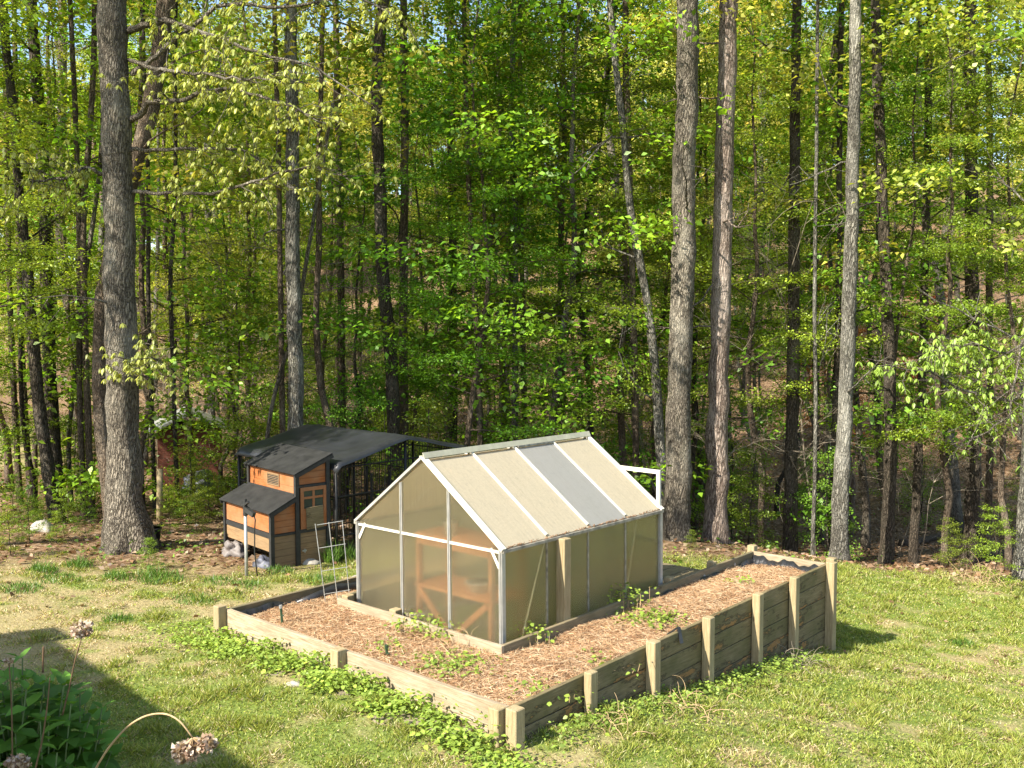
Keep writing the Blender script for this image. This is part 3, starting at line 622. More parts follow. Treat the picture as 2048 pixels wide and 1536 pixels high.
# slatted shelf unit inside
wb = empty('potting_bench', (GX-.98, GY+.62, ZB-.02), 'orange stained wooden potting bench with crossed braces seen through the front panels', 'bench')
bw, bd, bh = .98, .42, 1.03
for x in (-bw/2, bw/2):
    for y in (-bd/2, bd/2): plank('leg', (x, y, 0), (x, y, bh), .06, .04, M['shelf'], wb, (0, 1, 0))
for zz, nm in ((bh, 'bench_top'), (.52, 'lower_shelf')):
    mb = MB()
    for k in range(4): mb.box((-bw/2-.04, -bd/2-.03+k*.12, zz), (bw/2+.04, -bd/2+.075+k*.12, zz+.03))
    mb.build(nm, M['shelf'], wb)
plank('brace', (-bw/2+.03, -bd/2-.035, .50), (0.04, -bd/2-.035, .06), .06, .022, M['shelf'], wb, (0, 0, 1)); plank('brace', (bw/2-.03, -bd/2-.036, .50), (-.04, -bd/2-.060, .06), .06, .022, M['shelf'], wb, (0, 0, 1))
plank('rail', (-bw/2, -bd/2-.032, bh-.04), (bw/2, -bd/2-.032, bh-.04), .07, .022, M['shelf'], wb)
def lathe(prof, n=14):
    mb = MB(); mb.tube([(0, 0, z) for r, z in prof], [r for r, z in prof], n); return mb
def pot(name, x, y, z, r, h, mat, label, cat):
    e = lathe([(r*.75, 0), (r*.98, h*.9), (r*1.08, h*.92), (r*1.08, h), (r*.95, h), (r*.9, h*.55)]).build(name, M[mat], None, True); e.location = (x, y, z); return tag(e, label, cat)
pot('plant_pot', GX-1.12, GY+.50, ZB+bh+.012, .075, .14, 'white_plastic', 'white pot on top of the bench inside the greenhouse, nearest its left end', 'pot')
pot('plastic_tub', GX-.80, GY+.56, ZB+.53, .12, .10, 'white_plastic', 'low white tub on the lower shelf inside the greenhouse', 'tub')
pot('bucket', GX-1.55, GY+.42, ZB-.02, .12, .24, 'white_plastic', 'pale bucket on the floor inside the greenhouse, left of the bench', 'bucket')

# walkway behind the greenhouse
bw_ = empty('boardwalk', (-1.6, 4.6, -.40), 'low grey plank walkway behind the greenhouse', 'walkway')
for k in range(7): plank('deck_board', (-.75+k*.20, -.7, 0), (-.75+k*.20, 1.0, 0), .185, .035, M['wood_shaded'], bw_, (1, 0, 0))
MB().box((-.8, -.6, -.12), (.55, -.5, -.025)).box((-.8, .8, -.12), (.55, .9, -.025)).build('joist', M['wood_shaded'], bw_)

# ------------------------------------------------------------------ chicken coop
CZ0 = -.50
cp = empty('chicken_coop', (-6.19, 2.29, CZ0), 'orange wooden chicken coop with black trim, dark sloping roofs and a nest box in front', 'chicken coop', None, (0, 0, -.12))
CL, NB, CD = 1.36, .37, .84; HN0, HN1, HM0, HM1 = .76, .93, 1.235, 1.445
def clad(name, p, q, z0, z1f, mat, parent, bh=.085, t=.016, z1g=None):
    """horizontal boards between p and q from z0 up to z1f (at p) .. z1g (at q); local X along the boards"""
    p = Vector((*p, 0)); q = Vector((*q, 0)); L = (q-p).length; z1g = z1f if z1g is None else z1g; mb = MB(); zmax = max(z1f, z1g); z = z0
    while z < zmax-.005:
        zt = min(z+bh, zmax)
        top = lambda x: z1f+(z1g-z1f)*x/L
        xa, xb = 0, L
        poly = [(xa, z+.003), (xb, z+.003), (xb, min(zt, top(xb))), (xa, min(zt, top(xa)))]
        if min(zt, top(xb)) <= z+.003 or min(zt, top(xa)) <= z+.003:
            xc = L*(z+.003-z1f)/(z1g-z1f) if z1g != z1f else 0
            hi = z1g > z1f
            poly = [(max(xc, 0), z+.003), (L, z+.003), (L, min(zt, top(L)))] if hi else [(0, z+.003), (min(xc, L), z+.003), (0, min(zt, top(0)))]
            if hi and top(L) > zt: poly.append((L*(zt-z1f)/(z1g-z1f), zt))
        elif min(zt, top(xb)) < zt or min(zt, top(xa)) < zt:
            xk = L*(zt-z1f)/(z1g-z1f) if z1g != z1f else -1
            if 0 < xk < L: poly = [(0, z+.003), (L, z+.003), (L, min(zt, top(L))), (xk, zt), (0, min(zt, top(0)))]
        mb.prism(poly, t, Matrix(((1, 0, 0, 0), (0, 0, -1, t), (0, 1, 0, 0), (0, 0, 0, 1)))); z = zt
    o = mb.build(name, mat, parent, bevel=.002); d = (q-p).normalized(); y = Vector((0, 0, 1)).cross(d)
    m = Matrix((d, y, Vector((0, 0, 1)))).transposed().to_4x4(); m.translation = p; o.matrix_local = m; return o
# nest box front, its faded lower board, sides
clad('nest_front', (-CL+.03, .0), (-.03, .0), .47, HN0-.02, M['coop_orange'], cp, .30)
clad('lower_front_board', (-CL+.03, .0), (-.03, .0), .215, .40, M['coop_faded'], cp, .20)
clad('nest_side', (0, .03), (0, NB-.02), .455, HN0-.02, M['coop_orange'], cp, .085, .016, HN1-.04)
clad('lower_side', (0, .03), (0, NB-.02), -.12, .42, M['coop_faded'], cp, .09)
clad('nest_side', (-CL, NB-.02), (-CL, .03), .17, HN1-.04, M['coop_orange'], cp, .085, .016, HN0-.02)
# main body
clad('upper_front', (-CL+.03, NB), (-.03, NB), HN1-.05, HM0-.01, M['coop_orange'], cp, .16)
clad('gable_side', (0, NB+.03), (0, CD-.02), 1.07, HM0-.02, M['coop_orange'], cp, .085, .016, HM1-.04)
clad('back_wall', (0, CD), (-CL, CD), 0, HM1-.04, M['coop_faded'], cp, .09)
clad('left_wall', (-CL, CD-.02), (-CL, NB+.03), -.1, HM1-.04, M['coop_orange'], cp, .09, .016, HM0-.02)
clad('under_door', (0, NB+.05), (0, CD-.03), -.14, .42, M['coop_faded'], cp, .083)
clad('inner_wall', (-CL+.03, NB+.02), (-.03, NB+.02), -.15, .60, M['wood_shaded'], cp, .2)
# window door with four panes
wd = empty('window_door', (.0, NB+.05, .475), None, None); wd.parent = cp
dw, dh = CD-NB-.07, .56
MB().box((.002, 0, 0), (.022, .05, dh)).box((.002, dw-.05, 0), (.022, dw, dh)).box((.002, .051, dh-.05), (.022, dw-.051, dh)).box((.002, .051, 0), (.022, dw-.051, .27)).box((.002, dw/2-.016, .271), (.018, dw/2+.016, dh-.051)).box((.003, .051, .40), (.017, dw/2-.0165, .43)).box((.003, dw/2+.0165, .40), (.017, dw-.051, .43)).build('door_frame', M['coop_orange'], wd)
M['dark_glass'] = plain('dark_window_glass', (.045, .06, .045), .12, 0, .3, 6, .0, .6)
MB().box((.0, .05, .27), (.006, dw-.05, dh-.05)).build('window_pane', M['dark_glass'], wd)
o = plank('hanging_board', (.035, .075, .135), (.030, dw-.06, .145), .30, .014, M['wood_mossy_shaded'], wd, (0, 0, 1))
# black trim
for x, y, h in ((0, 0, HN0-.015), (-CL, 0, HN0-.015), (0, NB, HM0-.012), (-CL, NB, HM0-.012), (0, CD, HM1-.03), (-CL, CD, HM1-.03)):
    MB().box((x-.027, y-.027, -.15), (x+.027, y+.027, h)).build('corner_trim', M['coop_black'], cp)
MB().box((-CL+.028, -.014, .403), (-.028, .018, .467)).build('band_trim', M['coop_black'], cp)
for q0, q1 in (((-.018, .028, .422), (.014, NB-.028, .453)), ((-.018, NB+.028, .422), (.016, CD-.028, .473)), ((-.018, NB+.028, 1.037), (.016, CD-.028, 1.068))): MB().box(q0, q1).build('band_trim', M['coop_black'], cp)
MB().box((-.012, NB+.030, .0), (.010, NB+.048, .42)).build('door_gap_shade', M['coop_black'], cp)  # black strip painted in for the shade of the gap beside the door
MB().box((.012, NB+.07, .17), (.026, NB+.13, .19)).tube([(.03, NB+.10, .155), (.03, NB+.10, .205)], .008).build('latch', M['galv'], cp)
# vent
vt = MB().box((-.80, NB-.014, 1.0), (-.46, NB-.001, 1.015)).box((-.80, NB-.014, 1.155), (-.46, NB-.001, 1.17)).box((-.80, NB-.014, 1.016), (-.785, NB-.001, 1.154)).box((-.475, NB-.014, 1.016), (-.46, NB-.001, 1.154)).build('vent_frame', M['coop_faded'], cp)
mb = MB()
for k in range(6): mb.bar((-.783, NB-.006, 1.028+k*.023), (-.477, NB-.006, 1.028+k*.023), .012, .006, (0, .6, 1))
mb.build('vent_slats', M['coop_faded'], vt); MB().box((-.785, NB-.003, 1.015), (-.475, NB+.0005, 1.155)).build('vent_hole_shade', M['coop_black'], vt)  # black sheet behind the slats stands in for the shade of the opening
def roof(name, y0, z0, y1, z1, x0, x1):
    p0 = Vector((0, y0, z0)); d = Vector((0, y1-y0, z1-z0)); L = d.length; d.normalize()
    m = Matrix(((1, 0, 0, 0), (0, d.y, -d.z, y0), (0, d.z, d.y, z0), (0, 0, 0, 1)))
    o = MB().box((x0, 0, 0), (x1, L, .022), m).build(name, M['roof_felt'], cp, bevel=.004)
    MB().box((x1-.03, .0, -.05), (x1-.004, L, -.001), m).box((x0+.004, .0, -.05), (x0+.03, L, -.001), m).build('roof_edge', M['coop_black'], o)
roof('nest_roof', -.06, HN0-.025, NB-.028, HN1-.01, -CL-.07, .055)
roof('main_roof', NB-.055, HM0-.02, CD+.06, HM1+.01, -CL-.06, .06)
MB().box((-CL+.03, NB-.030, HN1-.012), (-.03, NB-.015, HN1+.03)).build('flashing', M['coop_black'], cp)
# things under the coop
def blob(name, loc, dims, mat, seed, rough=.25, sub=3, rot=0):
    bm = bmesh.new(); bmesh.ops.create_icosphere(bm, subdivisions=sub, radius=1)
    for v in bm.verts:
        p = v.co.copy(); k = 1+rough*(mnoise.noise(p*1.3+Vector((seed, 0, 0)))+.5*mnoise.noise(p*3.1+Vector((0, seed, 0))))
        v.co = Vector((p.x*dims[0]*k, p.y*dims[1]*k, max(p.z, -.55)*dims[2]*k))
    me = bpy.data.meshes.new(name); bm.to_mesh(me); bm.free(); o = finish(name, me, M[mat], None, True); o.location = loc; o.rotation_euler = (0, 0, rot); return o
cl = lambda x, y, z=0: tuple(cp.matrix_basis @ Vector((x, y, z)))
cp_m = Matrix.Translation((-6.19, 2.29, CZ0)) @ Matrix.Rotation(-.12, 4, 'Z'); cl = lambda x, y, z=0: tuple(cp_m @ Vector((x, y, z)))
o = blob('sack', cl(-1.06, -.05, .07), (.21, .13, .16), 'sack', 2.2, .75, 4); tag(o, 'crumpled grey white sack lying under the left end of the coop', 'sack')
o = blob('cloth_bundle', cl(-.22, -.02, .03), (.17, .10, .10), 'blue_grey', 8.7, .7); tag(o, 'dark and pale bundled cloth on the ground under the right end of the coop', 'cloth')

# ------------------------------------------------------------------ water hydrant in front of the coop
px_, py_ = gpx(493, 1152)[:2]; hz = h1(px_, py_)
yh = empty('yard_hydrant', (px_, py_, hz), 'galvanised pipe with a black tap head standing in front of the coop', 'yard hydrant')
MB().tube([(0, 0, -.2), (0, 0, .80)], .021, 10).build('pipe', M['galv'], yh, True)
MB().tube([(0, 0, .78), (0, 0, .90)], .032, 10).bar((-.02, -.01, .90), (.12, -.03, .97), .03, .025).bar((.02, 0, .86), (.16, .02, .80), .05, .06).bar((-.10, 0, .90), (.02, 0, .93), .025, .02).tube([(0, 0, .90), (0, 0, .99)], .022, 8).build('tap_head', M['coop_black'], yh)
MB().tube([(.15, .02, .80), (.17, .03, .74), (.12, .05, .6), (.10, .06, .3), (.12, .08, .0)], .008, 6).build('hose', M['coop_black'], yh, True)

# ------------------------------------------------------------------ wire run with tarp roof
RX0, RX1, RY0, RYM, RY1, RZE, RZA, RZB = -8.38, -6.02, 3.22, 4.50, 5.75, .82, 1.10, -.75
run = empty('chicken_run', (-7.3, 4.5, RZB), 'black wire pen with a sagging black tarp roof behind the coop', 'animal pen')
run_o = Vector((-7.3, 4.5, RZB)); R = lambda x, y, z: tuple(Vector((x, y, z))-run_o)
def rtop(y): return RZE+(RZA-RZE)*(1-abs(y-RYM)/(RYM-RY0 if y < RYM else RY1-RYM))
for x in (RX0, (RX0+RX1)/2, RX1):
    for y in (RY0, RYM, RY1): MB().tube([R(x, y, RZB), R(x, y, rtop(y)-.02)], .024, 8).build('pole', M['wire'], run, True)
for x in (RX0, RX1):
    for y0, y1 in ((RY0, RYM), (RYM, RY1)):
        mb = MB(); n = int((y1-y0)/.055)
        for k in range(1, n): y = y0+(y1-y0)*k/n; mb.tube([R(x, y, RZB), R(x, y, rtop(y)-.03)], .0045, 4, False)
        for z in (RZB+.1, -.2, .35, .75): mb.tube([R(x, y0, z), R(x, y1, z)], .011, 5, False)
        mb.tube([R(x, y0, rtop(y0)-.03), R(x, y1, rtop(y1)-.03)], .016, 6, False); mb.build('wire_panel', M['wire'], run)
for y in (RY0, RY1):
    mb = MB(); n = int((RX1-RX0)/.055)
    for k in range(1, n): x = RX0+(RX1-RX0)*k/n; mb.tube([R(x, y, RZB), R(x, y, RZE-.03)], .0045, 4, False)
    for z in (RZB+.1, -.2, .35, .75): mb.tube([R(RX0, y, z), R(RX1, y, z)], .011, 5, False)
    mb.build('wire_panel', M['wire'], run)
mb = MB()
for k in range(1, 4): mb.tube([R(RX1-.02, RY0+.35*k+.3, RZB), R(RX1-.02, RY0+.35*k+.3, .6)], .018, 6)
mb.build('gate_frame', M['wire'], run)
nxx, nyy = 34, 30; tv = []
for j in range(nyy):
    y = RY0-.05+(RYM-RY0+.05)*j/15 if j <= 15 else RYM+(RY1-RYM+.05)*(j-15)/(nyy-16)
    for i in range(nxx):
        x = RX0-.10+(RX1-RX0+.18)*i/(nxx-1); a = (x-RX0)/(RX1-RX0); b = abs(y-RYM)/(RYM-RY0)
        sag = .022*math.sin(math.pi*min(1, max(0, a*2 % 1)))*math.sin(math.pi*min(1, b)) + .02*mnoise.noise(Vector((x*1.5, y*1.5, 0)))+.012*mnoise.noise(Vector((x*5, y*2.5, 3)))
        tv.append(R(x, y, rtop(min(max(y, RY0), RY1))+.012-sag-(.10*max(0, (RY0-y)/.05) if y < RY0 else 0)-(.06 if i in (0, nxx-1) else 0)))
mb = MB(); mb.v = tv
for j in range(nyy-1):
    for i in range(nxx-1): mb.f.append([j*nxx+i, j*nxx+i+1, (j+1)*nxx+i+1, (j+1)*nxx+i])
o = mb.build('tarp_roof', M['tarp'], run, True); md = o.modifiers.new('t', 'SOLIDIFY'); md.thickness = .006

# ------------------------------------------------------------------ small things
tl = empty('trellis', (-3.24, 1.06, -.14), 'leaning wire trellis panel in the bed, left of the greenhouse', 'trellis', None, (math.radians(-3), math.radians(-5), .9))
mb = MB()
for k in range(3): mb.tube([(-.13+k*.12, 0, 0), (-.155+k*.135, 0, .86)], .0045, 5)
for k in range(4): mb.tube([(-.14, 0, .14+k*.235), (.125, 0, .15+k*.235)], .0035, 5)
mb.build('wire_grid', M['galv'], tl)
for u, v, hh, lab in ((565, 1250, .17, 'dark green sprinkler stake with a pale cap in the left corner of the bed'), (775, 1318, .10, 'short dark green stake just behind the front board of the bed')):
    k = (CAM[2]+.12)/(CAM[2]-raypx(u, v, 1)[2]); p = CAM+(raypx(u, v, 1)-CAM)*k
    e = empty('garden_stake', (p[0], p[1], -.13), lab, 'stake', None, (.05, -.06, 0))
    MB().tube([(0, 0, -.05), (0, 0, hh)], .012, 8).tube([(0, 0, hh*.6), (.03, .0, hh*.62)], .007, 6).build('stem', M['green_plastic'], e); MB().tube([(0, 0, hh+.001), (0, 0, hh+.03)], .016, 8).build('cap', M['green_plastic'] if hh < .12 else M['galv'], e)
for u, v, d, lab in ((85, 1062, (.20, .15, .13), 'pale grey rock among the fallen leaves left of the big trunk'), (588, 1372, (.07, .05, .03), 'small pale stone in the grass in front of the bed'), (610, 1128, (.2, .12, .07), 'flat pale stone beside the coop corner'), (712, 1163, (.22, .10, .05), 'tan rock beyond the left board of the bed')):
    p = gpx(u, v); o = blob('rock', (p[0], p[1], p[2]+d[2]*.3), d, 'rock', u*.1, .35, 3, u); tag(o, lab, 'rock')
for u, v, a, b, lab in ((555, 1352, .17, .12, 'flat grey flagstone in the grass under the left half of the bed front'), (690, 1385, .14, .10, 'small brown flagstone half sunk in the lawn'), (820, 1435, .34, .15, 'largest flat flagstone, mossy, in the lawn before the bed'), (905, 1462, .16, .10, 'greenish flagstone nearest the near corner of the bed')):
    p = gpx(u, v); o = blob('flagstone', (p[0], p[1], p[2]+.002), (a, b, .018), 'slate', u*.2, .25, 3, .7); tag(o, lab, 'stepping stone')
p = gpx(320, 1045)
fp = empty('fence_post', (p[0], p[1], p[2]), 'old round wooden post leaning slightly behind the big trunk', 'post', None, (0, .03, 0)); MB().tube([(0, 0, -.2), (0, 0, .45), (.01, 0, .93)], [.06, .055, .05], 9).build('shaft', M['wood_post'], fp, True)
p = raypx(303, 1003, 13.9); o = lathe([(.10, 0), (.13, .2), (.14, .21), (.14, .23), (.12, .23), (.10, .1)]).build('black_bucket', M['black_plastic'], None, True); o.location = (p[0], p[1], h1(p[0], p[1])); tag(o, 'black bucket hidden behind the big trunk', 'bucket')
p = wpos(395, 20.5); o = blob('tarp_bundle', (p[0], p[1], h1(*p)+.22), (.42, .3, .35), 'blue_grey', 3.3, .5); tag(o, 'bluish grey wrapped bundle in the shade left of the coop', 'bundle')
p = wpos(375, 22.5); sh = empty('garden_shed', (p[0], p[1], h1(*p)-.1), 'dark red wooden shed half hidden in the trees on the left', 'shed', None, (0, 0, -.5))
for a, b in (((-1.0, -.7), (1.0, -.7)), ((1.0, -.7), (1.0, .7)), ((1.0, .7), (-1.0, .7)), ((-1.0, .7), (-1.0, -.7))): clad('wall', a, b, 0, 1.55, M['red_shed'], sh, .12)
MB().bar((-1.2, -.42, 1.72), (1.2, -.42, 1.72), 1.0, .05, (0, -.45, 1)).bar((-1.2, .42, 1.72), (1.2, .42, 1.72), 1.0, .05, (0, .45, 1)).build('roof', M['galv'], sh)
clad('door', (-.35, -.72), (.35, -.72), .05, 1.4, M['wood_shaded'], sh, .14)

# ------------------------------------------------------------------ trees of the wood edge, one by one
def hero(name, label, base, path, w0, w1, bark, crown=10, t=None, top=19, group=None, flare=.5, csc=1.0, n=14, twigs=6, seed=0):
    rng = np.random.default_rng(seed+int(path[0][0]))
    if t is None: p = gpx(*base); t = float((p[0]-CAM[0])*FW[0]+(p[1]-CAM[1])*FW[1]); z0 = p[2]
    bx = wpos(base[0], t); z0 = h1(*bx)
    pts = [np.array([bx[0], bx[1], z0-.12])]
    for (u, v) in path:
        q = raypx(u, v, t)
        if q[2] > pts[-1][2]+.15: pts.append(q)
    d = unit(pts[-1]-pts[max(len(pts)-3, 0)]); d[2] = max(d[2], .5); d = d/d[2]
    while pts[-1][2] < top: pts.append(pts[-1]+np.array([d[0]*.5, d[1]*.5, 1])*2.0)
    pts = np.array(pts); r0 = w0/2*t/FPX; vis = w1/2*t/FPX
    zt = pts[-1][2]-z0; zv = max(raypx(path[-1][0], path[-1][1], t)[2]-z0, 1); rt = max(.03, r0+(vis-r0)*zt/zv)
    # resample
    s = np.concatenate([[0], np.cumsum(np.linalg.norm(np.diff(pts, axis=0), axis=1))]); m = int(s[-1]/.45)+2; ss = np.linspace(0, s[-1], m)
    P3 = np.stack([np.interp(ss, s, pts[:, k]) for k in range(3)], 1)
    for _ in range(2): P3[1:-1] = (P3[:-2]+P3[1:-1]*2+P3[2:])/4
    P3[1:-1, :2] += rng.normal(0, r0*.06, (m-2, 2)); o0 = P3[0].copy(); P3 -= o0
    br = []
    for k in range(twigs):
        i = int(m*rng.uniform(.15, .75)); az = rng.random()*6.28; p0 = P3[i]; dd = np.array([math.cos(az), math.sin(az), rng.uniform(-.1, .4)]); pp = [p0]
        Lb = rng.uniform(.7, 2.2)
        for _ in range(6): dd = unit(dd+rng.normal(0, .22, 3)); pp.append(pp[-1]+dd*Lb/6)
        br.append((np.array(pp), np.linspace(min(.022, r0*.25), .004, 7)))
        for _ in range(4):
            j = rng.integers(2, 6); d2 = unit(dd+rng.normal(0, .7, 3)); br.append((np.array([pp[j], pp[j]+d2*.3, pp[j]+d2*.55+rng.normal(0, .1, 3)]), np.array([.007, .005, .003])))
    e = empty(name, tuple(o0), label, 'tree', group)
    o = bpy.data.objects.new('trunk', trunk_mesh(P3, r0, rt, n, flare, br, 5, .07, (), rng)); o.data.materials.append(M[bark]); COL.objects.link(o); o.parent = e
    if crown is not None:
        lv = PROTO[crown][1]
        if not lv.materials: lv.materials.append(M['leaf'])
        c = bpy.data.objects.new('crown', lv); COL.objects.link(c); c.parent = e; k = np.searchsorted(P3[:, 2], 9); c.location = (P3[min(k+8, m-1), 0], P3[min(k+8, m-1), 1], top-22*csc-z0+1.5); c.rotation_euler = (0, 0, rng.random()*6.28); c.scale = (csc, csc, csc)
    return e, t, P3+o0, o
oak, oak_t, oak_P, oak_trunk = hero('hardwood_tree', 'thickest trunk on the left, grey ridged bark with a flared base, left of the coop', (252, 1100), [(250, 980), (246, 820), (242, 600), (237, 400), (228, 150), (224, 0)], 66, 52, 'bark_grey', 10, None, 21, flare=.95, n=24, twigs=2)
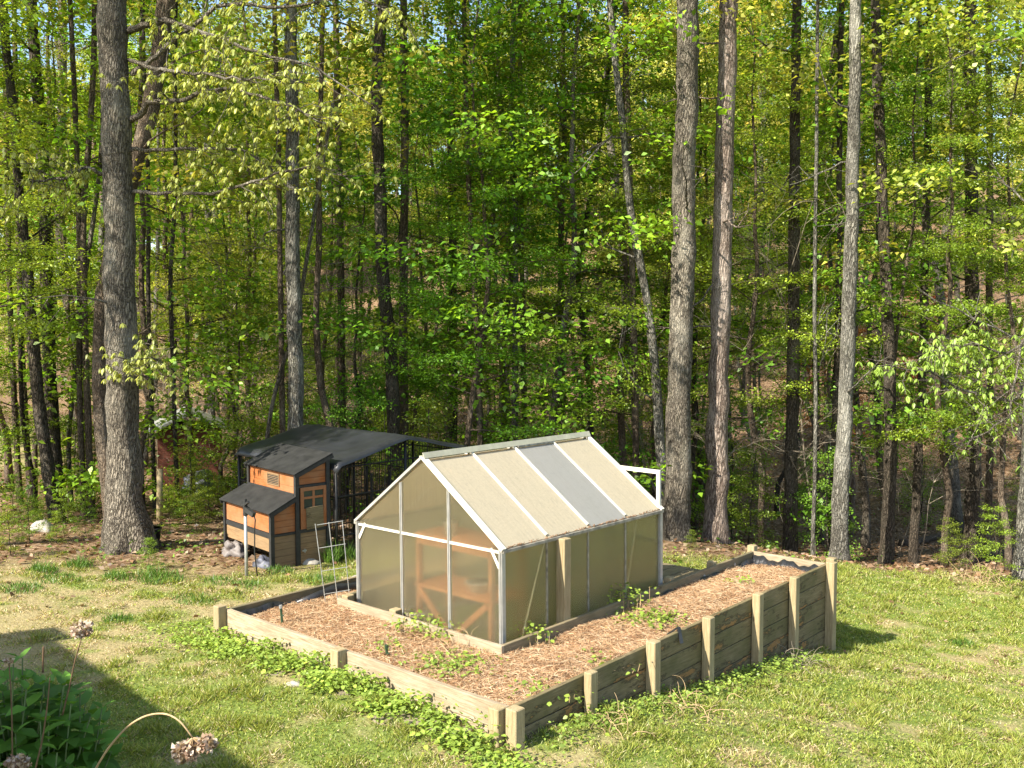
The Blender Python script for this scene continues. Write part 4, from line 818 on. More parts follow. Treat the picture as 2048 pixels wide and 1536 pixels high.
HEROES = [
 ('Xhardwood_tree', 'leaning brown trunk close behind the thick grey trunk on the left', (222, 985), [(208, 900), (200, 780), (196, 690), (205, 600), (222, 500), (255, 380), (295, 250), (325, 80), (335, 0)], 30, 34, 'bark_brown', 11, 15.2, 19),
 ('hardwood_tree', 'dark straight trunk with rough bark, second thick one from the left edge', (112, 960), [(104, 850), (98, 700), (92, 500), (85, 300), (70, 120), (62, 0)], 26, 20, 'bark_dark', 11, 17.5, 20),
 ('hardwood_tree', 'dark trunk leaning left near the left edge, foot among fallen leaves', (108, 1005), [(90, 900), (75, 800), (66, 690), (58, 560), (40, 420), (30, 250), (12, 100)], 26, 10, 'bark_dark', 12, 16.0, 14),
 ('slim_tree', 'slim straight trunk at the far left edge, left one of a pair', (32, 965), [(28, 800), (20, 600), (15, 400), (12, 200), (10, 0)], 12, 8, 'bark_brown', None, 18, 15),
 ('slim_tree', 'slim straight trunk at the far left edge, right one of a pair', (54, 965), [(48, 800), (40, 600), (34, 300), (28, 0)], 12, 9, 'bark_brown', None, 18.5, 15),
 ('slim_tree', 'slim brown stem standing in a close pair left of the thick grey trunk, left stem', (160, 985), [(158, 800), (160, 600), (157, 400), (150, 200), (140, 0)], 12, 8, 'bark_brown', None, 16.5, 15),
 ('slim_tree', 'slim brown stem standing in a close pair left of the thick grey trunk, right stem', (176, 990), [(174, 800), (168, 600), (166, 400), (185, 200), (190, 0)], 14, 9, 'bark_brown', 12, 16.5, 16),
 ('slim_tree', 'crooked slim grey stem between the left pairs of trunks', (135, 960), [(134, 870), (150, 760), (162, 640), (175, 500), (198, 380), (205, 250)], 10, 7, 'bark_grey', None, 17.8, 13),
 ('slim_tree', 'slim dark stem just right of the thick grey trunk', (304, 960), [(302, 800), (296, 600), (298, 400), (290, 200), (285, 0)], 9, 7, 'bark_dark', None, 18, 15),
 ('slim_tree', 'slim forked dark stem between the thick grey trunk and the coop', (350, 965), [(348, 820), (345, 690), (338, 560), (352, 400), (350, 200), (352, 0)], 9, 6, 'bark_dark', 12, 17.5, 14),
 ('hardwood_tree', 'pale distant trunk seen high above the left end of the coop', (422, 860), [(421, 700), (418, 540), (414, 300), (410, 0)], 15, 12, 'bark_mottled', 10, 30, 20),
 ('hardwood_tree', 'grey mottled trunk rising directly behind the tarp roof of the pen', (594, 960), [(592, 870), (590, 700), (585, 500), (586, 300), (580, 120), (583, 0)], 34, 22, 'bark_mottled', 11, 16.6, 20),
 ('slim_tree', 'slim reddish brown stem left of the mottled trunk behind the pen', (567, 950), [(565, 870), (563, 700), (560, 500), (556, 250), (548, 0)], 12, 8, 'bark_brown', None, 17.2, 15),
 ('slim_tree', 'slim pale stem leaning right behind the left end of the tarp roof', (528, 950), [(532, 860), (545, 790), (570, 720), (590, 660)], 9, 5, 'bark_grey', None, 17.0, 5),
 ('slim_tree', 'reddish trunk midway between the mottled trunk and the dark twin trunks', (684, 930), [(683, 800), (682, 600), (680, 400), (676, 200), (670, 0)], 16, 12, 'bark_brown', 12, 21, 17),
 ('hardwood_tree', 'dark kinked trunk behind the ridge end of the tarp, left one of two', (787, 940), [(788, 860), (785, 740), (772, 620), (762, 520), (764, 420), (756, 300), (750, 180), (762, 60), (768, 0)], 28, 22, 'bark_dark', 11, 18, 20),
 ('hardwood_tree', 'straight brown trunk behind the ridge end of the tarp, right one of two', (806, 935), [(808, 800), (806, 620), (808, 450), (810, 300), (808, 150), (806, 0)], 20, 14, 'bark_brown', 12, 19, 19),
 ('hardwood_tree', 'very dark straight trunk between the tarp roof and the greenhouse ridge', (906, 900), [(906, 750), (906, 560), (904, 420), (902, 250), (900, 0)], 17, 14, 'bark_dark', 11, 23, 19),
 ('slim_tree', 'pinkish grey stem with two low forks above the greenhouse front', (962, 930), [(960, 840), (955, 700), (950, 580), (942, 450), (934, 300), (930, 100)], 13, 8, 'bark_brown', 12, 18.5, 14),
 ('slim_tree', 'pale spotted stem above the middle of the greenhouse roof', (1031, 930), [(1030, 800), (1030, 600), (1034, 450), (1022, 250), (1028, 0)], 14, 10, 'bark_mottled', 12, 19.5, 16),
 ('slim_tree', 'brown stem close to the right of the pale spotted stem above the greenhouse roof', (1050, 935), [(1049, 800), (1045, 650), (1042, 400), (1040, 150)], 12, 8, 'bark_brown', None, 20, 15),
 ('slim_tree', 'straight reddish stem above the third roof panel of the greenhouse', (1124, 930), [(1124, 800), (1122, 620), (1121, 470), (1130, 300), (1125, 100)], 15, 10, 'bark_brown', 11, 20.5, 16),
 ('slim_tree', 'dark forked stem above the far end of the greenhouse ridge', (1180, 930), [(1182, 800), (1165, 640), (1150, 520), (1175, 430), (1195, 320)], 14, 9, 'bark_dark', 12, 21, 14),
 ('slim_tree', 'straight brown stem left of the leaning pale trunk near the open greenhouse door', (1275, 1010), [(1272, 880), (1268, 700), (1264, 520), (1260, 380), (1255, 200), (1250, 0)], 15, 10, 'bark_brown', None, 19, 16),
 ('hardwood_tree', 'pale crooked trunk leaning left behind the open greenhouse door', (1330, 1040), [(1322, 900), (1312, 760), (1300, 640), (1288, 560), (1268, 475), (1258, 400), (1246, 250), (1230, 120), (1218, 0)], 21, 8, 'bark_mottled', 12, 17.8, 13),
 ('hardwood_tree', 'thick grey ridged trunk right of the greenhouse, left of the pinkish pine', (1355, 1072), [(1358, 900), (1361, 700), (1366, 500), (1370, 300), (1374, 100), (1376, 0)], 52, 40, 'bark_grey', 10, 16.3, 22),
 ('pine_tree', 'tall straight pinkish grey pine trunk right of the greenhouse', (1436, 1086), [(1436, 900), (1440, 700), (1446, 450), (1450, 250), (1456, 80), (1460, 0)], 44, 34, 'bark_pink', 11, 16.8, 22),
 ('hardwood_tree', 'dark rough trunk behind the far end of the raised bed', (1586, 1090), [(1585, 900), (1586, 700), (1588, 500), (1590, 250), (1594, 0)], 28, 17, 'bark_dark', 11, 18.5, 19),
 ('hardwood_tree', 'pale grey smooth lichened trunk behind the far right corner of the bed', (1684, 1118), [(1688, 900), (1695, 700), (1702, 480), (1708, 250), (1712, 0)], 33, 20, 'bark_mottled', 10, 16.6, 20),
 ('slim_tree', 'thin dark stem hugging the left side of the pale lichened trunk', (1666, 1100), [(1668, 900), (1674, 700), (1680, 500), (1678, 300), (1682, 100)], 12, 10, 'bark_dark', 12, 19, 15),
 ('slim_tree', 'thin pale sapling stem right of the dark rough trunk', (1632, 1095), [(1631, 900), (1632, 750), (1628, 620), (1632, 400)], 8, 5, 'bark_mottled', None, 17.5, 8),
 ('hardwood_tree', 'dark brown trunk at the lawn edge with a sunlit foot', (1780, 1132), [(1781, 950), (1782, 800), (1774, 600), (1765, 400), (1755, 150), (1750, 0)], 26, 18, 'bark_dark', 11, 18, 18),
 ('hardwood_tree', 'dark slimmer trunk just right of the trunk with the sunlit foot', (1836, 1110), [(1838, 900), (1846, 700), (1850, 500), (1856, 250), (1860, 0)], 18, 13, 'bark_dark', 12, 19.5, 17),
 ('hardwood_tree', 'broad dim trunk near the right edge behind the bright shrub', (1952, 1120), [(1950, 900), (1944, 650), (1942, 400), (1940, 150), (1940, 0)], 30, 22, 'bark_dark', 10, 19, 20),
 ('slim_tree', 'slim brown trunk near the right edge with a fork near the top', (1985, 1115), [(1980, 900), (1978, 650), (1980, 400), (1978, 200), (1976, 0)], 15, 11, 'bark_brown', 12, 20.5, 17),
 ('slim_tree', 'dark trunk in the upper right that leans right towards the top', (1640, 1050), [(1632, 750), (1628, 500), (1632, 330), (1650, 230), (1668, 120), (1684, 0)], 13, 15, 'bark_dark', 11, 23, 19),
 ('hardwood_tree', 'pale trunk foot cut by the right edge of the picture', (2052, 1165), [(2056, 900), (2062, 700), (2070, 400), (2080, 0)], 24, 20, 'bark_mottled', 11, None, 18),
]
for k, hh in enumerate(HEROES): hero(hh[0].lstrip('X'), *hh[1:], seed=k)
for x, y, kk, sc, lab in ((-10.2, -5.6, 14, 1.0, 'tall tree on the lawn left of the view'), (-13.5, -2.6, 12, 1.0, 'tree beside the lawn left of the view')):
    place(kk, 'hardwood_tree', x, y, x, sc, lab, 'tree')

# pale drooping new leaves on the low limbs of the thick left tree and of a tree past the right edge
def sprays(parent, trunk_obj, limbs, org, per=9, seed=5, base=(.36, .40, .10), bark='bark_grey', LL=.088):
    rng = np.random.default_rng(seed); mb = MB(); P, A, Nn, Ls = [], [], [], []
    for pts, r in limbs:
        mb = MB(); pts = np.array(pts); s = np.linspace(0, len(pts)-1, 26); c = np.stack([np.interp(s, np.arange(len(pts)), pts[:, k]) for k in range(3)], 1); c[1:] += np.cumsum(rng.normal(0, .018, (25, 3)), 0)
        mb.tube([tuple(p-org) for p in c], list(np.linspace(r, .008, 26)), 6)
        for i in range(6, 26):
            for _ in range(3):
                if rng.random() < .15+.55*(math.sin(i*.9+r*300) < -.1): continue
                d = unit(unit(c[i]-c[i-1])*.5+rng.normal(0, .7, 3)+np.array([0, 0, .1])); Lt = rng.uniform(.2, .85); q = [c[i]]
                for _ in range(4): d = unit(d+rng.normal(0, .2, 3)+np.array([0, 0, -.08])); q.append(q[-1]+d*Lt/4)
                mb.tube([tuple(p-org) for p in q], [.007, .006, .005, .004, .003], 4, False)
                for e in range(rng.integers(3, 6)):
                    pe = q[4-min(e, 3)]+rng.normal(0, .03, 3)
                    nL = rng.integers(max(1, per-4), per+1)
                    for a in range(nL):
                        az = a/nL*6.28+rng.random(); P.append(pe-org); A.append((math.cos(az)*.55, math.sin(az)*.55, rng.uniform(-1.1, -.35))); Nn.append((math.cos(az)*.8, math.sin(az)*.8, .6)); Ls.append(LL*rng.uniform(.6, 1.2))
        mb.build('limb', M[bark], parent, True)
    N = len(P)
    o = finish('new_leaves', leaves_mesh('new_leaves', np.array(P), np.array(A), np.array(Nn), np.array(Ls), np.array(Ls)*.42, leafcols(N, base, .18, .06, rng), .08, True, .12), M['pale_leaf'], parent); return o
def limb(px, t0, t1): n = len(px); return [raypx(u, v, t0+(t1-t0)*i/(n-1)) for i, (u, v) in enumerate(px)]
T0 = oak_t
sprays(oak, None, [(limb([(258, 62), (300, 48), (335, 28), (420, 52), (520, 78), (640, 112), (750, 190)], T0, T0-1.2), .05), (limb([(262, 240), (300, 214), (380, 222), (470, 205), (580, 250), (650, 290)], T0, T0-1.6), .045),
    (limb([(262, 385), (330, 388), (430, 372), (540, 350), (640, 330), (715, 345)], T0, T0-1.3), .03), (limb([(262, 150), (320, 120), (430, 20), (560, 30), (700, 15), (800, 60)], T0, T0-.6), .04),
    (limb([(212, 352), (150, 325), (90, 352), (0, 358)], T0, T0-.4), .03), (limb([(258, 120), (350, 130), (450, 150), (560, 170)], T0, T0-2.2), .03), (limb([(258, 300), (380, 290), (500, 300), (590, 380)], T0, T0-.2), .03),
    (limb([(232, 758), (280, 742), (330, 738)], T0-.3, T0-.5), .008)], oak_P[0])
rt_t, tt, PP, _o = hero('hickory_tree', 'tree past the right edge whose pale drooping leaf sprays hang into view', (2280, 1150), [(2280, 800), (2270, 500), (2260, 0)], 36, 26, 'bark_grey', 10, 12.5, 19)
sprays(rt_t, None, [(limb([(2275, 700), (2150, 690), (2040, 800), (1940, 775), (1860, 740), (1790, 735)], tt, 11.5), .03), (limb([(2275, 640), (2120, 640), (2010, 700), (1930, 690), (1850, 700)], tt, 12.2), .022)], PP[0], 8, 11, (.28, .40, .07))
sprays(rt_t, None, [(limb([(2275, 560), (2130, 600), (2060, 650), (2030, 720), (2000, 830), (1930, 870)], tt, 11), .022)], PP[0], 2, 12, (.2, .3, .06))

# ------------------------------------------------------------------ the rest of the wood
rnd = random.Random(11)
taken = []
def scatter(n, kinds, t0, t1, u0, u1, name, label, group, cat='tree', s0=.8, s1=1.2, gap=1.2, cond=None):
    c = 0; tries = 0
    while c < n and tries < n*60:
        tries += 1; t = math.sqrt(rnd.uniform(t0*t0, t1*t1)); u = rnd.uniform(u0, u1)
        if cond and not cond(u, t): continue
        x, y = wpos(u, t)
        if any((x-a)**2+(y-b)**2 < gap*gap for a, b in taken): continue
        if x > -9.2 and x < -5.4 and y > 1.5 and y < 6.6: continue
        taken.append((x, y)); c += 1
        place(rnd.choice(kinds), name, x, y, rnd.uniform(0, 6.28), rnd.uniform(s0, s1), label, cat, group, szf=rnd.uniform(.9, 1.15))
# bright leafy small trees at the wood edge, singled out
for u, t, k, sc, lab in ((930, 17.5, 0, 1.05, 'bright green leafy young tree above the greenhouse front'), (1090, 18.5, 3, 1.0, 'tall bright green leafy tree above the greenhouse roof'), (1255, 19.5, 1, 1.05, 'leafy young tree left of the two big straight trunks'),
        (1010, 20.5, 3, 1.1, 'dense leafy tree behind the bright ones in the middle'), (1530, 19.5, 1, 1.0, 'leafy young tree between the pinkish pine and the dark rough trunk'), (1790, 20.5, 3, .95, 'leafy tree above the trunk with the sunlit foot'),
        (1900, 18.0, 1, .9, 'dark green leafy tree near the right edge'), (2030, 17.0, 0, 1.0, 'leafy tree reaching in at the right edge'), (1740, 22, 3, 1.05, 'leafy tree behind the pale lichened trunk'),
        (60, 17.0, 2, 1.0, 'leafy young tree at the left edge'), (-40, 15.0, 1, .9, 'leafy tree at the very left edge'), (150, 20, 4, 1.0, 'leafy tree behind the slim stems on the left'), (380, 20, 4, 1.05, 'yellowish leafy tree above the coop'),
        (480, 18.2, 5, 1.3, 'low leafy sapling left of the pen roof'), (690, 19, 2, .9, 'leafy young tree behind the tarp roof'), (830, 22, 0, 1.0, 'leafy young tree behind the dark twin trunks')):
    x, y = wpos(u, t); taken.append((x, y)); place(k, 'leafy_tree', x, y, u, sc, lab, 'tree')
scatter(40, (1, 3, 7, 8), 21, 36, -250, 2300, 'leafy_tree', 'slender leafy young tree deep among the other trunks of the wood', 'young trees deep in the wood')
scatter(60, (40, 41, 42, 43), 17, 42, -200, 2250, 'slim_tree', 'very slim bare stemmed young tree among the crowded stems of the wood', 'slim stems crowding the wood', 'tree', .8, 1.25, .5)
scatter(34, (10, 11, 12), 20, 60, -350, 2400, 'woodland_tree', 'tall slim woodland tree with its crown high up, deep in the wood', 'tall trees deep in the wood', gap=1.6)
scatter(104, (20, 21, 22), 42, 130, -250, 2350, 'hillside_tree', 'yellow green leafy tree on the slope far behind the wood edge', 'trees on the far slope', gap=2.6)
scatter(34, (30, 31, 33), 17, 30, 300, 1750, 'bare_sapling', 'thin leafless sapling with tangled twigs among the trunks', 'bare saplings in the understorey', 'sapling', .7, 1.2, .6)
scatter(4, (31, 33), 18, 26, 1750, 2200, 'bare_sapling', 'thin leafless sapling with tangled twigs in the dark hollow on the right', 'bare saplings on the right', 'sapling', .7, 1.1, .6)
scatter(44, (5, 6), 15.8, 30, -150, 2250, 'leafy_sapling', 'knee to head high leafy sapling on the woodland floor', 'leafy saplings on the woodland floor', 'sapling', .6, 1.25, .5, lambda u, t: not (1300 < u < 1480 and t < 18))
scatter(22, (5, 6), 22, 45, 500, 1500, 'leafy_sapling', 'leafy sapling on the floor further back behind the greenhouse', 'leafy saplings behind the greenhouse', 'sapling', .8, 1.5, .6)
for u, v, k, sc, lab in ((1905, 1140, 6, .42, 'low bright green shrub at the lawn edge, left of the larger one'), (1985, 1165, 5, .40, 'bright green shrub at the lawn edge near the right side'), (60, 1085, 6, .32, 'small leafy plant on the leaf floor near the left edge'), (130, 1075, 5, .24, 'small bright maple seedling left of the thick grey trunk'),
        (395, 1065, 6, .30, 'thin yellowish seedling between the thick trunk and the coop'), (20, 1110, 6, .3, 'dark leafy plant cut by the left edge'), (1380, 1100, 6, .16, 'tiny leafy seedling at the foot of the big straight trunks'), (300, 1140, 6, .2, 'small seedling right of the foot of the thick trunk')):
    p = gpx(u, v); place(k, 'shrub', p[0], p[1], u, sc, lab, 'shrub')
for u, t, sc, lab in ((1662, 36, 1.0, 'tree still hung with rusty brown dead leaves, seen left of the pale lichened trunk'), (1850, 40, .8, 'smaller rusty leaved tree far back between the dark trunks on the right')):
    x, y = wpos(u, t); place(9, 'rusty_tree', x, y, u, sc, lab, 'tree')
scatter(16, (5, 6), 12.5, 19, -60, 480, 'shrub', 'small bright green seedling on the leaf floor by the thick left trunk', 'seedlings by the thick left trunk', 'shrub', .16, .34, .35)
# fallen logs in the hollow
for k, (a, b, r, lab) in enumerate((((1985, 21), (2120, 24), .11, 'fallen log on the dark slope at the right edge'), ((1810, 23), (1935, 27), .10, 'fallen log lying on the leafy slope behind the dark trunks'), ((1150, 24), (1230, 27), .08, 'thin fallen log above the far end of the greenhouse'))):
    p = wpos(*a); q = wpos(*b); n = 7; pts = [(p[0]+(q[0]-p[0])*i/(n-1), p[1]+(q[1]-p[1])*i/(n-1), 0) for i in range(n)]
    o = MB().tube([(x, y, h1(x, y)+r*.8) for x, y, _ in pts], list(np.linspace(r, r*.6, n)), 9).build('fallen_log', M['bark_brown'], None, True); tag(o, lab, 'log')

# ------------------------------------------------------------------ leaf litter
N = 52000; t = np.sqrt(RNG.uniform(9.5**2, 42**2, N)); u = RNG.uniform(-150, 2200, N); p = CAM[:2]+FW*t[:, None]+RT*((u-1024)/FPX*t)[:, None]
k = RNG.random(N) < forest(p[:, 0], p[:, 1])**1.5+.07; p = p[k]; N = len(p)
pos = np.column_stack([p, H(p[:, 0], p[:, 1])+RNG.uniform(.004, .03, N)]); az = RNG.uniform(0, 6.28, N)
tone = np.array([(.22, .125, .068), (.29, .185, .115), (.16, .09, .045), (.36, .265, .185), (.115, .066, .036)])[RNG.integers(0, 5, N)]*RNG.uniform(.7, 1.2, (N, 1)); L = RNG.uniform(.06, .13, N)
ll = finish('leaf_litter', leaves_mesh('leaf_litter', pos, np.column_stack([np.cos(az), np.sin(az), RNG.normal(0, .25, N)]), np.array([0, 0, 1.])+RNG.normal(0, .45, (N, 3)), L, L*.6, tone, .12), M['dead_leaf'])
tag(ll, 'brown fallen leaves covering the woodland floor', 'fallen leaves', None, 'stuff')
# low green ground plants on the woodland floor
N = 40000; t = np.sqrt(RNG.uniform(10**2, 40**2, N)); u = RNG.uniform(-150, 2200, N); p = CAM[:2]+FW*t[:, None]+RT*((u-1024)/FPX*t)[:, None]
dn = smooth(.5, .68, fbm(p[:, 0], p[:, 1], 1.6, 51, 4)+.09*smooth(700, 300, u)*smooth(22, 14, t)); k = RNG.random(N) < forest(p[:, 0], p[:, 1])*dn; p = p[k]; N = len(p)
pos = np.column_stack([p, H(p[:, 0], p[:, 1])+RNG.uniform(.02, .35, N)**1.3]); az = RNG.uniform(0, 6.28, N); L = RNG.uniform(.04, .10, N)
ug = finish('undergrowth', leaves_mesh('undergrowth', pos, np.column_stack([np.cos(az), np.sin(az), RNG.normal(-.1, .3, N)]), np.array([0, 0, 1.])+RNG.normal(0, .5, (N, 3)), L, L*.6, leafcols(N, (.10, .18, .025), .3), .1), M['leaf_one'])
tag(ug, 'low green plants growing through the fallen leaves', 'undergrowth', None, 'stuff')

# ------------------------------------------------------------------ grass
def inbed(x, y): return (x > -P_-.02) & (x < .02) & (y > -.01) & (y < Q_+.03)
N = 720000; t = RNG.uniform(3.2, 17.5, N)**1.0; u = RNG.uniform(-120, 2170, N); p = CAM[:2]+FW*t[:, None]+RT*((u-1024)/FPX*t)[:, None]
x, y = p.T; lu = lush(x, y); fo = forest(x, y); tuft = fbm(x, y, .16, 61, 2)
cl_ = fbm(x, y, .20, 91, 2); keep = (RNG.random(N) < (1-fo*.96)*(.45+.55*lu)*(.35+.75*smooth(.32, .6, cl_))) & ~inbed(x, y); cl_ = cl_[keep]; p = p[keep]; lu = lu[keep]; tuft = tuft[keep]; fo = fo[keep]; N = len(p); x, y = p.T
hg = (.012+.022*RNG.random(N)+.036*lu*tuft)*(1-.2*fo)*(.6+1.3*smooth(.5, .8, cl_)); az = RNG.uniform(0, 6.28, N)
dryp = RNG.random(N) > .16+.66*lu
col = np.where(dryp[:, None], np.array([(.50, .40, .22), (.42, .32, .17), (.58, .49, .30)])[RNG.integers(0, 3, N)], np.array([(.27, .31, .05), (.36, .375, .08), (.19, .25, .038)])[RNG.integers(0, 3, N)])*RNG.uniform(.7, 1.25, (N, 1))
lean = np.where(dryp, 1.6, .75)
ax = np.column_stack([np.cos(az)*lean, np.sin(az)*lean, np.ones(N)]); td = np.hypot(x-CAM[0], y-CAM[1])
gr = finish('grass', leaves_mesh('grass', np.column_stack([p, H(x, y)-.004]), ax, RNG.normal(0, 1, (N, 3)), hg*np.where(dryp, 1.25, 1.35), (.0032+.0005*td), col, .04, droop=.12), M['blade'])
tag(gr, 'patchy lawn of short green and straw coloured grass', 'grass', None, 'stuff')
# broad-leaved lawn weeds
N = 90000; t = RNG.uniform(4.5, 15, N); u = RNG.uniform(-50, 2150, N); p = CAM[:2]+FW*t[:, None]+RT*((u-1024)/FPX*t)[:, None]; x, y = p.T
k = (RNG.random(N) < smooth(.42, .66, fbm(x, y, .55, 71, 4))*(1-forest(x, y))*(.35+.65*smooth(-1, 2.5, ts(x, y)[1]))) & ~inbed(x, y); p = p[k]; N = len(p); az = RNG.uniform(0, 6.28, N)
lw = finish('lawn_weeds', leaves_mesh('lawn_weeds', np.column_stack([p, H(p[:, 0], p[:, 1])+RNG.uniform(.005, .05, N)]), np.column_stack([np.cos(az), np.sin(az), RNG.normal(.1, .3, N)]), np.array([0, 0, 1.])+RNG.normal(0, .4, (N, 3)), RNG.uniform(.014, .034, N), RNG.uniform(.010, .02, N), leafcols(N, (.23, .29, .05), .25), .1), M['leaf_one'])
tag(lw, 'small leaved weeds spread through the lawn', 'weeds', None, 'stuff')
# taller dark tufts
for u, v, n, rad, hh, lab in ((315, 1160, 420, .36, .20, 'broad dark green grass tuft in front of the thick trunk'), (235, 1158, 200, .2, .16, 'small dark grass tuft left of the broad one'), (85, 1145, 240, .2, .2, 'grass tuft on the leaf floor near the left edge'), (160, 1135, 220, .2, .2, 'grass tuft below the foot of the thick trunk'), (235, 1240, 200, .18, .12, 'grass tuft standing alone in the sunny lawn at left'),
        (440, 1165, 200, .25, .12, 'loose grass clump between the thick trunk and the bed'), (390, 1200, 200, .3, .10, 'thin grass clump on the bare soil left of the bed'), (120, 1160, 260, .3, .12, 'wide grass clump on the left border of the lawn'), (500, 1172, 200, .25, .12, 'grass clump left of the hydrant foot'),
        (665, 1128, 160, .10, .42, 'tall blades of grass at the right corner of the coop'), (700, 1122, 160, .12, .40, 'tall grass blades behind the wire trellis'), (640, 1165, 260, .28, .16, 'grass clump just beyond the left board of the bed'), (560, 1145, 200, .22, .14, 'grass clump at the foot of the hydrant'), (1925, 1290, 160, .16, .13, 'grass tuft alone on the lawn at right'), (40, 1180, 300, .3, .13, 'clover green clump at the left border of the lawn')):
    p = gpx(u, v); a = RNG.uniform(0, 6.28, n); r = rad*np.sqrt(RNG.random(n)); bx = p[0]+np.cos(a)*r; by = p[1]+np.sin(a)*r*.8; az = RNG.uniform(0, 6.28, n); L = hh*RNG.uniform(.5, 1.1, n)*(1.1-r/rad*.5)
    pos = np.column_stack([bx, by, H(bx, by)-.01])-np.array(p)
    o = finish('grass_tuft', leaves_mesh('grass_tuft', pos, np.column_stack([np.cos(az)*.5, np.sin(az)*.5, np.ones(n)]), RNG.normal(0, 1, (n, 3)), L, np.full(n, .009), leafcols(n, (.10, .19, .03), .25), .03, droop=.2), M['blade']); o.location = p; tag(o, lab, 'grass tuft')

# ------------------------------------------------------------------ leafy weeds along and in the bed
def patch(name, pts, n, rad, zfun, hmax, L, base, label, cat='weed', kind=None, group=None):
    pts = np.array(pts, float); i = RNG.integers(0, len(pts), n); q = RNG.normal(0, 1, (n, 2))*rad; x = pts[i, 0]+q[:, 0]; y = pts[i, 1]+q[:, 1]
    # keep clear of the boards
    nearb = ((np.abs(x) < .05) & (y > -.05)) | ((np.abs(y-.02) < .04) & (x > -P_) & (x < 0)); x, y, i = x[~nearb], y[~nearb], i[~nearb]; n = len(x)
    hh = pts[i, 2]*hmax*RNG.random(n)**.8; z = zfun(x, y)+.01+hh; az = RNG.uniform(0, 6.28, n); o0 = np.array([pts[:, 0].mean(), pts[:, 1].mean(), float(np.mean(z))-.05])
    ll = L*RNG.uniform(.5, 1.25, n)
    me = leaves_mesh(name, np.column_stack([x, y, z])-o0, np.column_stack([np.cos(az), np.sin(az), RNG.normal(-.1, .3, n)]), np.array([0, 0, 1.])+RNG.normal(0, .42, (n, 3)), ll, ll*.8, leafcols(n, base, .25, .15), .12, True, .08)
    if kind:
        o = finish(name, me, M['leaf_one']); o.location = o0; return tag(o, label, cat, group, kind)
    e = empty(name, tuple(o0), label, cat, group); finish('leaves', me, M['leaf_one'], e)
    mb = MB()
    for j in range(0, n, 6): b = Vector((x[j], y[j], z[j]))-Vector(o0); mb.tube([b-Vector((RNG.uniform(-.02, .02), RNG.uniform(-.02, .02), hh[j]+.02)), b], .0022, 3, False)
    mb.build('stems', M['leaf_one'] if False else M['deadstem'], e); return e
band = [(-3.62+i*.1, -.14+.09*math.sin(i*.9)-.06, (.25+.75*abs(math.sin(i*1.3)*math.sin(i*.47+.8)))) for i in range(36)]
band = [b for b in band if not -1.5 < b[0] < -1.42]
patch('ground_ivy', band, 4800, .10, H, .17, .042, (.25, .35, .06), 'light green leafy creeper along the foot of the front board', 'ground cover', 'stuff')
patch('ground_ivy', [(-4.3+i*.1, -.15+.12*math.sin(i), .3) for i in range(9)], 1000, .16, H, .09, .032, (.24, .34, .055), 'light green leafy creeper round the left corner post', 'ground cover', 'stuff')
patch('ground_ivy', [(.22+.05*math.sin(i*2), .3+i*.12, .35+.5*abs(math.sin(i*.8))) for i in range(36)], 2000, .10, H, .12, .034, (.22, .31, .055), 'green creeper along the foot of the tall plank side', 'ground cover', 'stuff')
patch('ground_ivy', [(.10+i*.05, -.25-.04*i, .6) for i in range(6)], 600, .12, H, .13, .038, (.24, .34, .055), 'green creeper at the near corner posts', 'ground cover', 'stuff')
bedw = lambda u, v: tuple((CAM+(raypx(u, v, 1)-CAM)*((CAM[2]+.10)/(CAM[2]-raypx(u, v, 1)[2])))[:2])
for (u, v), n, rad, hm, lab in (((830, 1268), 170, .11, .16, 'leafy weed against the inner front board, left of the dry grass wisps'), ((880, 1280), 90, .07, .14, 'smaller leafy weed just left of the dry grass wisps'), ((900, 1335), 420, .16, .06, 'low yellow green weed patch in the front of the bed'), ((770, 1300), 80, .10, .05, 'sparse weed behind the front board near the middle post'),
        ((1060, 1285), 110, .07, .20, 'leafy weed growing at the inner near corner'), ((1245, 1218), 190, .10, .26, 'tallest leafy weed beside the greenhouse wall in the long arm of the bed'), ((1300, 1245), 420, .14, .07, 'low spreading weed in the middle of the long arm'), ((1215, 1330), 90, .12, .05, 'sparse small weed near the plank side of the long arm'), ((1080, 1390), 120, .12, .05, 'sparse small weed in the near corner of the bed'), ((1470, 1170), 50, .08, .05, 'tiny weed near the far end of the bed')):
    x, y = bedw(u, v); patch('weed', [(x, y, 1), (x+.08, y+.06, .8), (x-.08, y+.03, .7)], n, rad, mulch_z, hm, .042, (.22, .31, .05), lab)
# dry wisps
def wisps(name, p, n, hh, label, mat='deadstem', spread=.1):
    mb = MB()
    for i in range(n):
        q = [Vector((RNG.normal(0, spread), RNG.normal(0, spread), 0))]; d = Vector((RNG.normal(0, .5), RNG.normal(0, .5), 1)).normalized(); L = hh*RNG.uniform(.5, 1.2)
        for _ in range(7): d = (d+Vector((RNG.normal(0, .25), RNG.normal(0, .25), RNG.normal(-.18, .15)))).normalized(); q.append(q[-1]+d*L/7)
        mb.tube(q, list(np.linspace(.004, .0015, 8)), 4, False)
    o = mb.build(name, M[mat], None); o.location = p; return tag(o, label, 'dry grass')
x, y = bedw(915, 1300); wisps('dry_grass', (x, y, -.12), 26, .28, 'curled pale dry grass wisps against the inner front board')
p = gpx(1390, 1395); wisps('dry_grass', (.32, 1.75, h1(.32, 1.75)), 40, .26, 'pale dead grass clump at the foot of the second plank side post', spread=.16)
wisps('dry_grass', (.28, 4.15, h1(.28, 4.15)), 26, .32, 'grey twiggy dead weed at the foot of the plank side near its far end', 'twig', .09)
wisps('dry_grass', (.25, .75, h1(.25, .75)), 18, .25, 'dry weed stalks at the foot of the first plank side post', 'deadstem', .12)
p = gpx(1965, 1170); wisps('dry_grass', tuple(p), 40, .5, 'straw coloured dry grass clump beside the bright shrub at right', spread=.18)

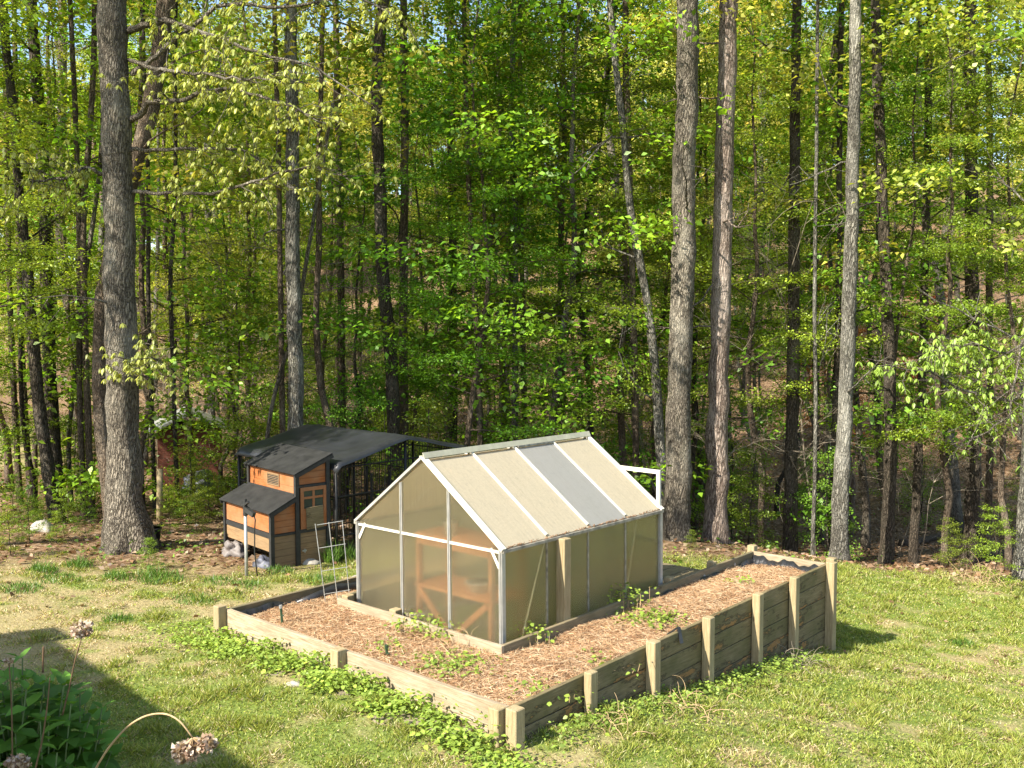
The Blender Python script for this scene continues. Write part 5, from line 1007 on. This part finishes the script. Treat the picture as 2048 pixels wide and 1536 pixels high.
# ------------------------------------------------------------------ hydrangea in the near corner
hb = wpos(20, 4.5); HB0 = np.array([hb[0], hb[1], h1(*hb)])
hy = empty('hydrangea', tuple(HB0), 'big leaved dark green hydrangea bush with old flower stalks in the near left corner', 'shrub')
rng = np.random.default_rng(3); P, A, Nn, Ls = [], [], [], []; st = MB()
for i in range(62):
    az = i*2.399; r = .42*math.sqrt((i+.5)/62); top = np.array([math.cos(az)*r, math.sin(az)*r, 1.34-.62*(r/.42)**2*rng.uniform(.6, 1)-rng.random()*.22]); b = np.array([math.cos(az)*r*.35, math.sin(az)*r*.35, 0]); mid = (top+b)/2+rng.normal(0, .04, 3)
    st.tube([tuple(b), tuple(mid), tuple(top)], [.006, .005, .0035], 5); a0 = rng.random()*3.14
    for k in range(6):
        c = top+(b-top)*min(.9, k*.075); c = c+rng.normal(0, .008, 3)
        for m_ in (0, 1):
            an = a0+m_*math.pi+k*1.57+rng.normal(0, .15); P.append(c); A.append((math.cos(an), math.sin(an), (.9, .45, .2, .05, -.05, -.1)[k]+rng.normal(0, .12))); Nn.append((-math.cos(an)*.5, -math.sin(an)*.5, 1)); Ls.append((.075, .12, .15, .16, .16, .15)[k]*rng.uniform(.75, 1.15))
st.build('stems', M['green_stem'], hy, True); N = len(P)
finish('leaves', leaves_mesh('leaves', np.array(P), np.array(A), np.array(Nn)+rng.normal(0, .15, (N, 3)), np.array(Ls), np.array(Ls)*.62, leafcols(N, (.10, .215, .03), .2, .1, rng), .14, True, .16), M['leaf_one'], hy)
def flower_head(parent, c, r, n, seed, loc0):
    rg = np.random.default_rng(seed); d = unit(rg.normal(0, 1, (n, 3))); pos = c-loc0+d*r*rg.uniform(.55, 1, (n, 1))*np.array([1.15, 1.0, .7]); L = rg.uniform(.014, .026, n)
    tone = np.array([(.34, .24, .17), (.46, .36, .28), (.25, .16, .11), (.55, .46, .38)])[rg.integers(0, 4, n)]
    return finish('flower_head', leaves_mesh('flower_head', pos, rg.normal(0, 1, (n, 3))+d, d+rg.normal(0, .6, (n, 3)), L, L*.9, tone, .2), M['drypetal'], parent)
def stalk(px, ts_, r0, r1, head, label, mat='dark_stem'):
    pts = [raypx(u, v, t) for (u, v), t in zip(px, ts_)]; o0 = np.array(pts[0]); e = empty('dried_flower', tuple(o0), label, 'dried flower')
    s = np.linspace(0, len(pts)-1, 24); pp = np.stack([np.interp(s, np.arange(len(pts)), np.array(pts)[:, k]) for k in range(3)], 1)
    for _ in range(3): pp[1:-1] = (pp[:-2]+2*pp[1:-1]+pp[2:])/4
    MB().tube([tuple(p-o0) for p in pp], list(np.linspace(r0, r1, 24)), 7).build('stalk', M[mat], e, True)
    if head:
        for (u, v), t, r, n in head: flower_head(e, raypx(u, v, t), r, n, int(u), o0)
        mb = MB(); rg = np.random.default_rng(9)
        for (u, v), t, r, n in head:
            for _ in range(14): q = raypx(u, v, t)-o0; mb.tube([tuple(pp[-1]-o0), tuple(q+unit(rg.normal(0, 1, 3))*r*.6)], [.0022, .0012], 3, False)
        mb.build('flower_stems', M['deadstem'], e)
    return e
stalk([(170, 1580), (205, 1510), (250, 1455), (290, 1430), (330, 1425), (360, 1440), (385, 1475)], [4.0, 3.95, 3.9, 3.85, 3.8, 3.75, 3.75], .005, .0035, [((372, 1503), 3.75, .048, 420), ((412, 1488), 3.75, .034, 260)], 'long arching dry flower stalk with a drooping brown flower head in the near corner', 'deadstem')
stalk([(125, 1430), (140, 1370), (150, 1320), (162, 1280)], [4.4, 4.4, 4.4, 4.4], .004, .0025, [((164, 1258), 4.4, .042, 200)], 'upright dry flower stalk with a sparse pale head above the hydrangea')
stalk([(25, 1560), (24, 1440), (22, 1380), (18, 1325)], [4.1]*4, .0035, .0025, [((18, 1322), 4.1, .012, 20)], 'bare upright dry stalk at the left edge of the hydrangea')
stalk([(60, 1580), (85, 1480), (95, 1410), (100, 1355)], [4.0]*4, .004, .0025, None, 'bare leaning dry stalk in front of the hydrangea leaves')
stalk([(86, 1345), (86, 1320), (87, 1293)], [4.6]*3, .005, .004, None, 'short broken dry stalk in the sun above the hydrangea')
stalk([(20, 1600), (30, 1560), (34, 1540)], [3.6]*3, .004, .003, [((36, 1530), 3.6, .04, 200)], 'brown dry flower head at the bottom left edge')
